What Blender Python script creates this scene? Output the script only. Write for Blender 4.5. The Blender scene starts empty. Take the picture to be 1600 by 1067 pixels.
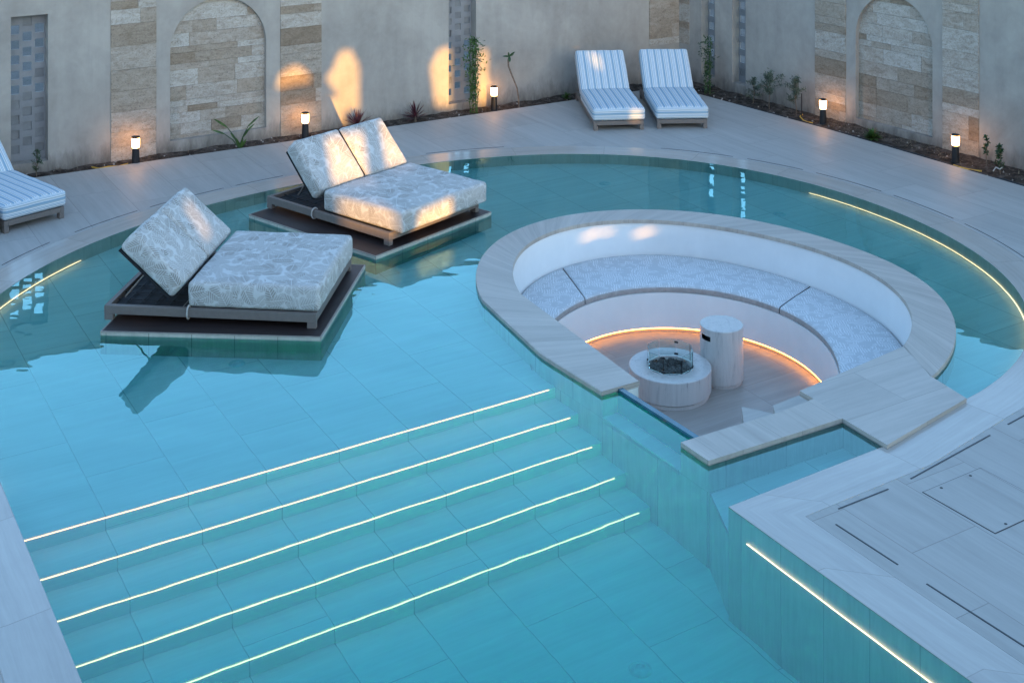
import bpy, bmesh, math, random
import numpy as np
from mathutils import Vector, Matrix
from mathutils.noise import noise as pnoise
R = math.radians
C = bpy.context.scene.collection
sc = bpy.context.scene

# ------------------------------------------------------------------ camera, sky, sun, exposure
H, F, Y0 = 5.4, 2080.0, -350.0        # camera height (m), focal length and horizon row (in the 1600 px frame)
cam = bpy.data.cameras.new('camera'); cam.sensor_width = 36; cam.lens = 36 * F / 1600
cam.shift_y = -(533.5 - Y0) / 1600; cam.clip_end = 2000; cam.clip_start = .05
co = bpy.data.objects.new('camera', cam); C.objects.link(co)
co.location = (0, 0, H); co.rotation_euler = (R(90), 0, 0); sc.camera = co

SX, SZ = 0.36, 0.15                    # slope of the sun's direction per metre of -Y
sv = Vector((SX, -1, SZ)).normalized()
SUN_EL = math.asin(sv.z)
w = bpy.data.worlds.new('World'); sc.world = w; w.use_nodes = True
nt = w.node_tree; bg = nt.nodes['Background']; bg.inputs[1].default_value = 0.15
sky = nt.nodes.new('ShaderNodeTexSky'); sky.sky_type = 'NISHITA'; sky.sun_disc = False
sky.sun_elevation = SUN_EL; sky.sun_rotation = math.atan2(sv.x, sv.y)
sky.air_density = 1.0; sky.dust_density = 0.6; sky.ozone_density = 2.2
nt.links.new(sky.outputs[0], bg.inputs[0])
sl = bpy.data.lights.new('sun', 'SUN'); sl.energy = 2.0; sl.angle = R(.42); sl.color = (1, .50, .10)
so = bpy.data.objects.new('sun', sl); C.objects.link(so); so.rotation_euler = sv.to_track_quat('Z', 'Y').to_euler()
sc.view_settings.view_transform = 'Standard'; sc.view_settings.look = 'None'
sc.view_settings.exposure = 2.4; sc.view_settings.gamma = 1
sc.cycles.use_denoising = True
sc.cycles.max_bounces = 14; sc.cycles.transmission_bounces = 10; sc.cycles.diffuse_bounces = 4
sc.cycles.glossy_bounces = 6; sc.cycles.sample_clamp_indirect = 4; sc.cycles.sample_clamp_direct = 0

# ------------------------------------------------------------------ helpers
A0 = R(31); CU, SU = math.cos(A0), math.sin(A0)      # the garden's own axes: u along the steps, v across them
def uv2w(a, b): return (a * CU - b * SU, a * SU + b * CU)
def w2uv(x, y): return (x * CU + y * SU, -x * SU + y * CU)
def at(px, py, z=0.0):
    D = F * (H - z) / (py - Y0); return ((px - 800) * D / F, D)
def atw(px, py, z, zw=-.004):
    x, y = at(px, py, zw); d = Vector((x, y, -(H - zw))).normalized(); r = 1 / 1.33; ct = -d.z
    t = r * d + (r * ct - math.sqrt(1 - r * r * (1 - ct * ct))) * Vector((0, 0, 1)); k = (z - zw) / t.z
    return (x + t.x * k, y + t.y * k)
def pp(s, z): return [at(*map(float, a.split(',')), z) for a in s.split()]
def ray(px, py, p, n):
    d = Vector(((px - 800) / F, 1, -(py - Y0) / F)); o = Vector((0, 0, H)); n = Vector(n)
    return o + d * ((Vector(p) - o).dot(n) / d.dot(n))
def fit_polar(pts, c, order, a0, a1, n, wt=None):
    p = np.array(pts); c = np.array(c); q = p - c; a = np.arctan2(q[:, 1], q[:, 0]); r = np.hypot(q[:, 0], q[:, 1])
    def bas(a): return np.stack([np.ones_like(a)] + [f(k * a) for k in range(1, order + 1) for f in (np.cos, np.sin)], 1)
    B = bas(a); reg = np.diag([0] + [k ** 3 * 2e-3 for k in range(1, order + 1) for _ in (0, 1)])
    co_ = np.linalg.solve(B.T @ B + reg, B.T @ r)
    t = np.linspace(a0, a1, n); rr = bas(t) @ co_
    return [(c[0] + x * math.cos(u), c[1] + x * math.sin(u)) for u, x in zip(t, rr)]
def ang(p, c): return math.atan2(p[1] - c[1], p[0] - c[0])
def resamp(P, n):
    P = np.array(P, float); s = np.r_[0, np.cumsum(np.hypot(*np.diff(P, axis=0).T))]
    t = np.linspace(0, s[-1], n); return [tuple(v) for v in np.stack([np.interp(t, s, P[:, k]) for k in (0, 1)], 1)]
def offset(P, d, closed=False):
    P = [Vector(p) for p in P]; out = []; n = len(P)
    for i in range(n):
        a = P[i - 1] if (i or closed) else None; b = P[(i + 1) % n] if (i < n - 1 or closed) else None
        e1 = (P[i] - a).normalized() if a is not None else (b - P[i]).normalized()
        e2 = (b - P[i]).normalized() if b is not None else e1
        n1 = Vector((-e1.y, e1.x)); n2 = Vector((-e2.y, e2.x)); m = (n1 + n2); m = m / max(m.length_squared, .3) * 2
        out.append(tuple(P[i] + m * d))
    return out

def mesh_obj(name, verts, faces, mat, parent=None, uvs=None, smooth=False, mats=None, mi=None):
    me = bpy.data.meshes.new(name); me.from_pydata([tuple(v) for v in verts], [], faces)
    if uvs is not None:
        l = me.uv_layers.new(name='UVMap'); k = 0
        for f in uvs:
            for u in f: l.data[k].uv = u; k += 1
    for m in (mats or [mat]): me.materials.append(m)
    if mi is not None: me.polygons.foreach_set('material_index', mi)
    if smooth: me.polygons.foreach_set('use_smooth', [True] * len(me.polygons))
    me.update()
    o = bpy.data.objects.new(name, me); C.objects.link(o)
    if parent is not None: o.parent = parent
    if uvs is None: box_uv(o)
    return o
def box_uv(o, rot=A0):
    me = o.data
    if not me.uv_layers: me.uv_layers.new(name='UVMap')
    l = me.uv_layers[0].data; c, s = math.cos(rot), math.sin(rot)
    for p in me.polygons:
        n = p.normal
        for li in p.loop_indices:
            v = me.vertices[me.loops[li].vertex_index].co
            if abs(n.z) > .6: l[li].uv = (v.x * c + v.y * s, -v.x * s + v.y * c)
            else:
                t = Vector((-n.y, n.x, 0)); t.normalize(); l[li].uv = (v.dot(t), v.z)
def poly(name, outer, holes, z0, z1, mat, parent=None, frame=None, rot=A0):
    cu = bpy.data.curves.new('tmp', 'CURVE'); cu.dimensions = '2D'; cu.fill_mode = 'BOTH'; cu.extrude = (z1 - z0) / 2
    for P in [outer] + list(holes):
        s = cu.splines.new('POLY'); s.points.add(len(P) - 1); s.use_cyclic_u = True
        for k, p in enumerate(P): s.points[k].co = (p[0], p[1], 0, 1)
    t = bpy.data.objects.new('tmp', cu); C.objects.link(t)
    dg = bpy.context.evaluated_depsgraph_get(); me = bpy.data.meshes.new_from_object(t.evaluated_get(dg), depsgraph=dg)
    C.objects.unlink(t); bpy.data.objects.remove(t); bpy.data.curves.remove(cu)
    bm = bmesh.new(); bm.from_mesh(me)
    for v in bm.verts: v.co.z += (z0 + z1) / 2
    bmesh.ops.remove_doubles(bm, verts=bm.verts, dist=1e-5)
    if frame:   # a polygon drawn in (along, up): to a vertical wall
        (ox, oy), an = frame; c, s = math.cos(an), math.sin(an)
        for v in bm.verts: v.co = Vector((ox + v.co.x * c - v.co.z * s, oy + v.co.x * s + v.co.z * c, v.co.y))
    bmesh.ops.recalc_face_normals(bm, faces=bm.faces); bm.to_mesh(me); bm.free()
    me.materials.clear(); me.materials.append(mat); me.name = name
    for p in me.polygons: p.use_smooth = False
    o = bpy.data.objects.new(name, me); C.objects.link(o)
    if parent is not None: o.parent = parent
    box_uv(o, rot); return o
def loft(name, rows, mat, parent=None, smooth=True, closed=False, cross=False):
    """rows: lists of 3-D points of equal length; quads between them; uv = (length, across) in metres"""
    n = len(rows[0]); V = [p for r in rows for p in r]; Fc = []; U = []
    s = [0.0]
    for i in range(1, n): s.append(s[-1] + (Vector(rows[0][i]) - Vector(rows[0][i - 1])).length)
    a = [0.0]
    for j in range(1, len(rows)): a.append(a[-1] + (Vector(rows[j][n // 2]) - Vector(rows[j - 1][n // 2])).length)
    for j in range(len(rows) - 1):
        for i in range(n if closed else n - 1):
            k = (i + 1) % n; Fc.append((j * n + i, j * n + k, (j + 1) * n + k, (j + 1) * n + i))
            s1 = s[k] if k else s[-1] + .1
            q = [(s[i], a[j]), (s1, a[j]), (s1, a[j + 1]), (s[i], a[j + 1])]
            U.append([(y, x) for x, y in q] if cross else q)
    return mesh_obj(name, V, Fc, mat, parent, U, smooth)
def z3(P, z): return [(p[0], p[1], z) for p in P]

class MB:
    """collects simple solids into one mesh"""
    def __init__(s): s.v = []; s.f = []
    def box(s, x0, x1, y0, y1, z0, z1, M=None, ch=0.0):
        b = len(s.v); P = [Vector((x, y, z)) for z in (z0, z1) for x, y in ((x0, y0), (x1, y0), (x1, y1), (x0, y1))]
        if M is not None: P = [M @ p for p in P]
        s.v += P; s.f += [tuple(b + i for i in f) for f in ((3, 2, 1, 0), (4, 5, 6, 7), (0, 1, 5, 4), (1, 2, 6, 5), (2, 3, 7, 6), (3, 0, 4, 7))]
        return s
    def tube(s, P, r, n=8, cap=True):
        P = [Vector(p) for p in P]; rr = r if isinstance(r, (list, tuple)) else [r] * len(P); b = len(s.v)
        up = Vector((0, 0, 1))
        for i, p in enumerate(P):
            t = (P[min(i + 1, len(P) - 1)] - P[max(i - 1, 0)]).normalized()
            x = t.cross(up if abs(t.z) < .95 else Vector((1, 0, 0))).normalized(); y = t.cross(x)
            for k in range(n):
                a = 2 * math.pi * k / n; s.v.append(p + (x * math.cos(a) + y * math.sin(a)) * rr[i])
        for i in range(len(P) - 1):
            for k in range(n): s.f.append((b + i * n + k, b + i * n + (k + 1) % n, b + (i + 1) * n + (k + 1) % n, b + (i + 1) * n + k))
        if cap: s.f.append(tuple(b + k for k in range(n))[::-1]); s.f.append(tuple(b + (len(P) - 1) * n + k for k in range(n)))
        return s
    def lathe(s, prof, n=40, c=(0, 0)):
        b = len(s.v)
        for r, z in prof:
            for k in range(n):
                a = 2 * math.pi * k / n; s.v.append(Vector((c[0] + r * math.cos(a), c[1] + r * math.sin(a), z)))
        for i in range(len(prof) - 1):
            for k in range(n): s.f.append((b + i * n + k, b + i * n + (k + 1) % n, b + (i + 1) * n + (k + 1) % n, b + (i + 1) * n + k))
        return s
    def build(s, name, mat, parent=None, smooth=False, bevel=0, M=None):
        v = [M @ p for p in s.v] if M is not None else s.v
        o = mesh_obj(name, v, s.f, mat, parent, None, smooth)
        if bevel:
            bm = bmesh.new(); bm.from_mesh(o.data)
            bmesh.ops.recalc_face_normals(bm, faces=bm.faces)
            es = [e for e in bm.edges if len(e.link_faces) == 2 and e.calc_face_angle(0) > .6]
            bmesh.ops.bevel(bm, geom=es, offset=bevel, segments=2, affect='EDGES', profile=.5)
            bm.to_mesh(o.data); bm.free(); box_uv(o)
        if smooth and bevel == 0:
            bm = bmesh.new(); bm.from_mesh(o.data)
            for e in bm.edges:
                if len(e.link_faces) == 2 and e.calc_face_angle(0) > .7: e.smooth = False
            bm.to_mesh(o.data); bm.free()
        return o
def tag(o, label=None, cat=None, group=None, kind=None):
    if label: o['label'] = label
    if cat: o['category'] = cat
    if group: o['group'] = group
    if kind: o['kind'] = kind
    return o
def empty(name, loc, rz=0.0, label=None, cat=None, group=None):
    o = bpy.data.objects.new(name, None); C.objects.link(o); o.location = loc; o.rotation_euler = (0, 0, rz)
    o.empty_display_size = .1
    return tag(o, label, cat, group)
def copy_tree(o, parent=None):
    c = o.copy(); C.objects.link(c); c.parent = parent
    for ch in [x for x in C.objects if x.parent == o]: copy_tree(ch, c)
    return c

# ------------------------------------------------------------------ materials
class N:
    def __init__(s, name):
        s.m = bpy.data.materials.new(name); s.m.use_nodes = True; s.t = s.m.node_tree; s.t.nodes.clear()
        s.out = s.t.nodes.new('ShaderNodeOutputMaterial')
    def n(s, typ, **k):
        x = s.t.nodes.new('ShaderNode' + typ)
        for a, b in k.items():
            if a == 'i':
                for q, v in b.items():
                    if isinstance(v, bpy.types.NodeSocket): s.t.links.new(v, x.inputs[q])
                    else: x.inputs[q].default_value = v
            else: setattr(x, a, b)
        return x
    def math(s, op, a, b=None, c=None, clamp=False):
        x = s.n('Math', operation=op, use_clamp=clamp)
        for k, v in enumerate((a, b, c)):
            if v is None: continue
            if isinstance(v, bpy.types.NodeSocket): s.t.links.new(v, x.inputs[k])
            else: x.inputs[k].default_value = v
        return x.outputs[0]
    def ramp(s, fac, stops):
        x = s.n('ValToRGB', i={0: fac}); e = x.color_ramp.elements
        while len(e) < len(stops): e.new(.5)
        for k, (p, c) in enumerate(stops): e[k].position = p; e[k].color = (*c, 1) if len(c) == 3 else c
        return x.outputs[0]
    def mix(s, fac, a, b, mode='MIX'):
        x = s.n('Mix', data_type='RGBA', blend_type=mode)
        for k, v in ((0, fac), (6, a), (7, b)):
            if isinstance(v, bpy.types.NodeSocket): s.t.links.new(v, x.inputs[k])
            else: x.inputs[k].default_value = (*v, 1) if isinstance(v, tuple) and len(v) == 3 else v
        return x.outputs[2]
    def noise(s, vec, scale, detail=4, rough=.5, dist=0.0):
        x = s.n('TexNoise', i={'Scale': scale, 'Detail': detail, 'Roughness': rough, 'Distortion': dist})
        s.t.links.new(vec, x.inputs['Vector']); return x.outputs[0]
    def mapp(s, vec, scale=(1, 1, 1), rot=(0, 0, 0), loc=(0, 0, 0)):
        x = s.n('Mapping'); s.t.links.new(vec, x.inputs[0]); x.inputs[1].default_value = loc; x.inputs[2].default_value = rot; x.inputs[3].default_value = scale
        return x.outputs[0]
    def uv(s): return s.n('TexCoord').outputs['UV']
    def obj(s): return s.n('TexCoord').outputs['Object']
    def princ(s, col, rough=.6, bump=None, bs=.2, bd=.01, spec=.5, metal=0, **k):
        p = s.n('BsdfPrincipled'); s.link(col, p.inputs['Base Color']); s.link(rough, p.inputs['Roughness'])
        p.inputs['Specular IOR Level'].default_value = spec; p.inputs['Metallic'].default_value = metal
        for a, b in k.items(): s.link(b, p.inputs[a])
        if bump is not None:
            b = s.n('Bump', i={'Strength': bs, 'Distance': bd, 'Height': bump}); s.t.links.new(b.outputs[0], p.inputs['Normal'])
        s.t.links.new(p.outputs[0], s.out.inputs[0]); return s.m
    def link(s, v, sock):
        if isinstance(v, bpy.types.NodeSocket): s.t.links.new(v, sock)
        else: sock.default_value = (*v, 1) if isinstance(v, tuple) and len(v) == 3 else v

def travertine(name, light, dark, tile=(1.2, .6), vein=0, rough=.55, contrast=1.0, joint=.35, offs=.5, var=.12, cell=True, spec=.4, mortar=.004, cross=False):
    """veined stone slabs; vein=0: veins run along uv.x, 1: along uv.y"""
    m = N(name); uv = m.uv()
    vec = m.mapp(uv, rot=(0, 0, R(90) if vein else 0))
    t = tile
    br = m.n('TexBrick', i={'Scale': 1.0, 'Mortar Size': mortar, 'Mortar Smooth': .3, 'Brick Width': t[0], 'Row Height': t[1], 'Color1': (0, 0, 0, 1), 'Color2': (1, 1, 1, 1), 'Mortar': (.5, .5, .5, 1)})
    br.offset = offs; m.t.links.new(m.mapp(uv, rot=(0, 0, R(0 if vein else 90))) if cross else vec, br.inputs['Vector'])
    rnd = m.n('SeparateColor', i={0: br.outputs[0]}).outputs[0]
    sh = m.n('CombineXYZ', i={0: m.math('MULTIPLY', rnd, 37.0), 1: m.math('MULTIPLY', rnd, 19.0), 2: m.math('MULTIPLY', rnd, 7.0)}).outputs[0]
    v2 = m.n('VectorMath', operation='ADD'); m.t.links.new(vec, v2.inputs[0])
    if cell: m.t.links.new(sh, v2.inputs[1])
    v2 = v2.outputs[0]
    warp = m.noise(m.mapp(v2, (.5, 1.2, 1)), 1.2, 2)
    wv = m.n('VectorMath', operation='ADD'); m.t.links.new(v2, wv.inputs[0])
    m.t.links.new(m.n('CombineXYZ', i={1: m.math('MULTIPLY', warp, .10)}).outputs[0], wv.inputs[1])
    a = m.noise(m.mapp(wv.outputs[0], (.45, 9, 1)), 1.0, 9, .62)
    b = m.noise(m.mapp(wv.outputs[0], (1.6, 38, 1)), 1.0, 6, .6)
    c = m.noise(m.mapp(v2, (2.5, 6, 1)), 2.0, 5, .6)
    f = m.math('ADD', m.math('MULTIPLY', a, .6), m.math('ADD', m.math('MULTIPLY', b, .28), m.math('MULTIPLY', c, .18)))
    k = .09 / contrast
    col = m.ramp(f, [(.53 - k * 1.6, dark), (.53 - k * .2, tuple(a * .55 + b * .45 for a, b in zip(light, dark))), (.53 + k, light)])
    hv = m.math('ADD', 1 - var / 2, m.math('MULTIPLY', rnd, var))
    col = m.mix(1.0, col, m.n('CombineColor', i={0: hv, 1: hv, 2: hv}).outputs[0], 'MULTIPLY')
    mott = m.noise(m.mapp(uv, (1, 1, 1)), .9, 3, .5)
    g = m.math('ADD', .93, m.math('MULTIPLY', mott, .14))
    col = m.mix(1.0, col, m.n('CombineColor', i={0: g, 1: g, 2: g}).outputs[0], 'MULTIPLY')
    col = m.mix(m.math('MULTIPLY', br.outputs[1], joint), col, tuple(x * .35 for x in dark))
    rg = m.math('ADD', rough - .08, m.math('MULTIPLY', mott, .16))
    return m.princ(col, rg, bump=m.math('SUBTRACT', f, m.math('MULTIPLY', br.outputs[1], .8)), bs=.25, bd=.003, spec=spec)

TL, TD = (.415, .40, .375), (.29, .28, .26)
M_deck_v = travertine('stone_deck', TL, TD, (1.3, .65), 1, .56, contrast=.5, var=.08, joint=.45)
M_deck_u = travertine('stone_border', (.415, .395, .37), (.305, .29, .27), (1.4, 2.0), 0, .42, var=.08, contrast=.7)
M_rim = travertine('stone_wet_rim', (.43, .405, .37), (.32, .30, .275), (1.25, 3.0), 0, .16, var=.08, spec=.6, contrast=.7)
M_cope = travertine('stone_coping', (.46, .415, .365), (.315, .28, .245), (3.0, .40), 0, .42, offs=0.0, var=.1, contrast=.75)
M_near = travertine('stone_coping_near', (.45, .41, .365), (.32, .285, .25), (3.0, .62), 1, .42, offs=0.0, contrast=.75)
M_walk = travertine('stone_walk', (.44, .405, .365), (.32, .295, .265), (2.2, .62), 0, .42, contrast=.75)
M_shelf = travertine('pool_floor_tile', (.90, .895, .87), (.74, .735, .71), (1.28, .64), 0, .5, var=.08, joint=.5, offs=.5, mortar=.005, cross=True, contrast=.7)
M_stair = travertine('pool_step_tile', (.90, .895, .87), (.75, .745, .72), (9, .64), 0, .5, var=.06, joint=.5, mortar=.005, cross=True, contrast=.7)
M_pwall = travertine('pool_wall_tile', (.70, .69, .64), (.52, .51, .46), (3.0, .62), 1, .5, offs=0.0, joint=.6, var=.12, mortar=.006)
M_pwallr = travertine('pool_rim_wall_tile', (.56, .56, .50), (.44, .445, .39), (3.0, .42), 1, .5, offs=0.0, joint=.5, var=.12)
M_pit = travertine('stone_pit_floor', (.37, .33, .295), (.27, .24, .21), (1.4, .62), 0, .42, var=.08, contrast=.7)

def m_marble():
    m = N('veined_marble'); v = m.obj()
    w1 = m.noise(m.mapp(v, (11, 11, 1.1)), 1.5, 8, .72, .5); w2 = m.noise(m.mapp(v, (42, 42, 3.5)), 1.4, 6, .75)
    f = m.math('ADD', m.math('MULTIPLY', w1, .6), m.math('MULTIPLY', w2, .4))
    return m.princ(m.ramp(f, [(.34, (.14, .135, .13)), (.42, (.42, .41, .40)), (.48, (.49, .475, .455)), (.7, (.56, .545, .525))]), .35)
M_marble = m_marble()
def m_plaster(name, a, b, sc_=1.0, rough=.85, bs=.15, stain=False):
    m = N(name); v = m.obj()
    n1 = m.noise(m.mapp(v, (.9, .9, .9)), 1.1 * sc_, 6, .62, .6); n2 = m.noise(v, 7 * sc_, 5, .6, .4); n3 = m.noise(v, 60, 3)
    n4 = m.noise(m.mapp(v, (2.2, 2.2, .5)), 1.3, 4, .6)
    f = m.math('ADD', m.math('MULTIPLY', n1, .55), m.math('ADD', m.math('MULTIPLY', n2, .2), m.math('MULTIPLY', n4, .25)))
    col = m.ramp(f, [(.38, a), (.60, b)])
    if stain:
        z = m.n('SeparateXYZ', i={0: v}).outputs[2]; k = m.noise(m.mapp(v, (3, 3, 1)), 2.2, 5, .7)
        st = m.math('SUBTRACT', m.math('MULTIPLY', k, .75), m.math('ADD', z, .12), clamp=True); col = m.mix(m.math('MULTIPLY', st, 2.6, clamp=True), col, (.13, .115, .10))
        dr = m.noise(m.mapp(v, (5, 5, .35)), 1.5, 5, .7); col = m.mix(m.math('MULTIPLY', m.math('SUBTRACT', dr, .54, clamp=True), .9), col, (.2, .19, .175))
    return m.princ(col, rough, bump=m.math('ADD', n2, m.math('MULTIPLY', n3, .3)), bs=bs, bd=.01, spec=.25)
M_wall = m_plaster('grey_plaster', (.29, .262, .232), (.40, .365, .322), stain=True)
M_white = m_plaster('white_plaster', (.68, .69, .695), (.74, .75, .755), rough=.5, bs=.03)
M_screen = m_plaster('screen_grey', (.20, .20, .205), (.25, .25, .255), 2, .7, .05)
def m_stone():
    m = N('travertine_cladding'); at_ = m.n('Attribute', attribute_name='tone'); tone = at_.outputs['Fac']; v = m.obj()
    sh = m.n('VectorMath', operation='ADD'); m.t.links.new(v, sh.inputs[0]); m.t.links.new(m.n('CombineXYZ', i={0: m.math('MULTIPLY', tone, 31.0), 2: m.math('MULTIPLY', tone, 17.0)}).outputs[0], sh.inputs[1]); v = sh.outputs[0]
    a = m.noise(m.mapp(v, (1.6, 1.6, 4)), 3.2, 8, .72, .8); b = m.noise(v, 26, 8, .75); p = m.noise(m.mapp(v, (1, 1, 1.8)), 48, 3, .6)
    base = m.ramp(tone, [(0, (.22, .165, .12)), (.2, (.285, .225, .17)), (.45, (.35, .295, .24)), (.75, (.40, .35, .30)), (1, (.48, .45, .41))])
    k = m.ramp(m.math('ADD', m.math('MULTIPLY', a, .6), m.math('MULTIPLY', b, .4)), [(.36, (.62, .56, .50)), (.5, (.95, .93, .9)), (.63, (1.18, 1.18, 1.18))])
    col = m.mix(1.0, base, k, 'MULTIPLY')
    pits = m.math('LESS_THAN', p, .39); col = m.mix(m.math('MULTIPLY', pits, .55), col, (.10, .085, .07))
    return m.princ(col, .85, bump=m.math('ADD', m.math('MULTIPLY', b, .7), p), bs=.5, bd=.01, spec=.2)
M_stone = m_stone()
def m_soil():
    m = N('soil'); v = m.obj(); a = m.noise(v, 9, 8, .7); b = m.noise(v, 45, 5, .7)
    return m.princ(m.ramp(a, [(.35, (.03, .024, .02)), (.5, (.075, .06, .05)), (.68, (.17, .14, .12))]), .95, bump=m.math('ADD', a, b), bs=1, bd=.03, spec=.1)
M_soil = m_soil()
def m_ground():
    m = N('ground'); v = m.obj(); a = m.noise(v, .6, 8, .7); b = m.noise(v, 25, 5, .7)
    return m.princ(m.ramp(m.math('ADD', m.math('MULTIPLY', a, .5), m.math('MULTIPLY', b, .5)), [(.4, (.10, .095, .09)), (.62, (.18, .17, .165))]), .95, bump=b, bs=.5, spec=.1)
M_ground = m_ground()
def simple(name, col, rough=.6, metal=0, var=.15, spec=.4, scale=20):
    m = N(name); n = m.noise(m.obj(), scale, 5, .6)
    return m.princ(m.ramp(n, [(.3, tuple(c * (1 - var) for c in col)), (.7, tuple(min(1, c * (1 + var)) for c in col))]), rough, bump=n, bs=.08, bd=.004, metal=metal, spec=spec)
M_black = simple('black_metal', (.018, .018, .02), .45)
M_dark = simple('dark_net_and_gap_shade', (.012, .012, .014), .7)
M_slot = simple('slot_drain_black', (.022, .027, .034), .4)
M_frame = simple('taupe_frame', (.165, .14, .125), .5, var=.08)
M_strut = simple('brushed_strut', (.25, .22, .20), .4, .4)
M_rope = simple('rope', (.45, .43, .40), .9)
M_yellow = simple('yellow_conduit', (.62, .36, .05), .6)
M_hose = simple('black_hose', (.02, .02, .022), .5)
M_bark = simple('bark', (.16, .12, .09), .9, var=.4)
M_trim = simple('platform_trim', (.30, .265, .23), .45)
M_drain = simple('floor_fitting', (.50, .72, .74), .4)
M_lava = simple('lava_stone', (.03, .027, .026), .7, var=.7, scale=60)
M_taupe = simple('taupe_piping_fabric', (.33, .31, .30), .9)
M_blocker = simple('blocker_render', (.45, .42, .38), .9)
def leafm(name, a, b, rough=.5):
    m = N(name); g = m.n('NewGeometry'); n = m.noise(g.outputs['Position'], 14, 3)
    return m.princ(m.ramp(n, [(.35, a), (.65, b)]), rough, spec=.4)
M_leaf = leafm('leaf_green', (.03, .07, .015), (.075, .14, .03)); M_leafd = leafm('leaf_dark', (.02, .05, .018), (.04, .085, .028))
M_olive = leafm('leaf_olive', (.06, .085, .055), (.13, .16, .11)); M_red = leafm('leaf_burgundy', (.045, .010, .014), (.11, .02, .03))
def m_wood():
    m = N('dark_deck_boards'); v = m.mapp(m.uv(), rot=(0, 0, R(90)))
    br = m.n('TexBrick', i={'Scale': 1.0, 'Mortar Size': .004, 'Brick Width': 5.0, 'Row Height': .14, 'Color1': (.014, .009, .009, 1), 'Color2': (.03, .018, .017, 1), 'Mortar': (.008, .006, .005, 1)}); m.t.links.new(v, br.inputs['Vector'])
    g = m.noise(m.mapp(v, (2, 40, 1)), 1.5, 6, .6)
    return m.princ(m.mix(.55, br.outputs[0], m.ramp(g, [(.3, (.012, .008, .008)), (.7, (.045, .028, .026))])), .5, bump=m.math('SUBTRACT', g, br.outputs[1]), bs=.2, bd=.004)
M_wood = m_wood()
def m_leafprint():
    m = N('leaf_print_fabric'); uv = m.uv(); base = (.56, .555, .535); ink = (.23, .205, .175)
    def layer(scale, off, lobes):
        v = m.mapp(uv, (scale, scale, 1), loc=off)
        vo = m.n('TexVoronoi', i={'Scale': 1.0, 'Randomness': .85}); m.t.links.new(v, vo.inputs['Vector'])
        d = m.n('VectorMath', operation='SUBTRACT'); m.t.links.new(v, d.inputs[0]); m.t.links.new(vo.outputs['Position'], d.inputs[1])
        rc = m.n('SeparateColor', i={0: vo.outputs['Color']})
        rot = m.n('VectorRotate', rotation_type='Z_AXIS'); m.t.links.new(d.outputs[0], rot.inputs['Vector']); m.t.links.new(m.math('MULTIPLY', rc.outputs[0], 6.28), rot.inputs['Angle'])
        s = m.n('SeparateXYZ', i={0: rot.outputs[0]}); x, y = s.outputs[0], s.outputs[1]; ax = m.math('ABSOLUTE', x)
        # outline: heart-like ellipse; slits: slanted stripes from the midrib
        e = m.math('ADD', m.math('POWER', m.math('DIVIDE', ax, .40), 2.0), m.math('POWER', m.math('DIVIDE', m.math('ADD', y, m.math('MULTIPLY', ax, .35)), .52), 2.0))
        st = m.math('SINE', m.math('MULTIPLY', m.math('SUBTRACT', y, m.math('MULTIPLY', ax, .75)), lobes))
        thr = m.math('ADD', 1.0, m.math('MULTIPLY', st, .22))
        body = m.math('LESS_THAN', e, thr)
        vein = m.math('GREATER_THAN', m.math('SINE', m.math('MULTIPLY', m.math('SUBTRACT', y, m.math('MULTIPLY', ax, .75)), lobes * 1.0)), m.math('SUBTRACT', .90, m.math('MULTIPLY', ax, 1.2)))
        mid = m.math('LESS_THAN', ax, .022)
        cut = m.math('MAXIMUM', vein, mid)
        return body, m.math('MULTIPLY', body, m.math('SUBTRACT', 1.0, cut)), rc.outputs[1]
    b1, l1, r1 = layer(6.3, (0, 0, 0), 38.0); b2, l2, r2 = layer(8.0, (3.3, 7.1, 0), 46.0)
    f2 = m.math('MULTIPLY', m.math('MULTIPLY', l2, .55), m.math('SUBTRACT', 1.0, b1))
    f = m.math('ADD', m.math('MULTIPLY', l1, m.math('ADD', .45, m.math('MULTIPLY', r1, .5))), f2)
    n = m.noise(uv, 6, 4); wv = m.noise(uv, 400, 2)
    col = m.mix(f, base, ink); col = m.mix(.12, col, m.ramp(n, [(.3, (.5, .5, .5)), (.7, (.75, .75, .74))]))
    return m.princ(col, .9, bump=m.math('ADD', n, m.math('MULTIPLY', wv, .1)), bs=.25, bd=.012, spec=.15)
M_print = m_leafprint()
def m_stripe():
    m = N('striped_fabric'); uv = m.uv(); x = m.n('SeparateXYZ', i={0: uv}).outputs[0]
    p = m.math('FRACT', m.math('DIVIDE', x, .115))
    r = m.n('ValToRGB', i={0: p}); r.color_ramp.interpolation = 'CONSTANT'
    W_, B_, Gm = (.74, .75, .75, 1), (.24, .37, .48, 1), (.41, .47, .50, 1)
    st = [(0, B_), (.22, W_), (.28, Gm), (.46, W_), (.54, B_), (.62, W_), (.68, B_), (.76, W_), (.86, Gm)]
    e = r.color_ramp.elements
    while len(e) < len(st): e.new(.5)
    for k, (a, c) in enumerate(st): e[k].position = a; e[k].color = c
    n = m.noise(uv, 6, 4)
    return m.princ(r.outputs[0], .9, bump=n, bs=.08, bd=.012, spec=.15)
M_stripe = m_stripe()
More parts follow.
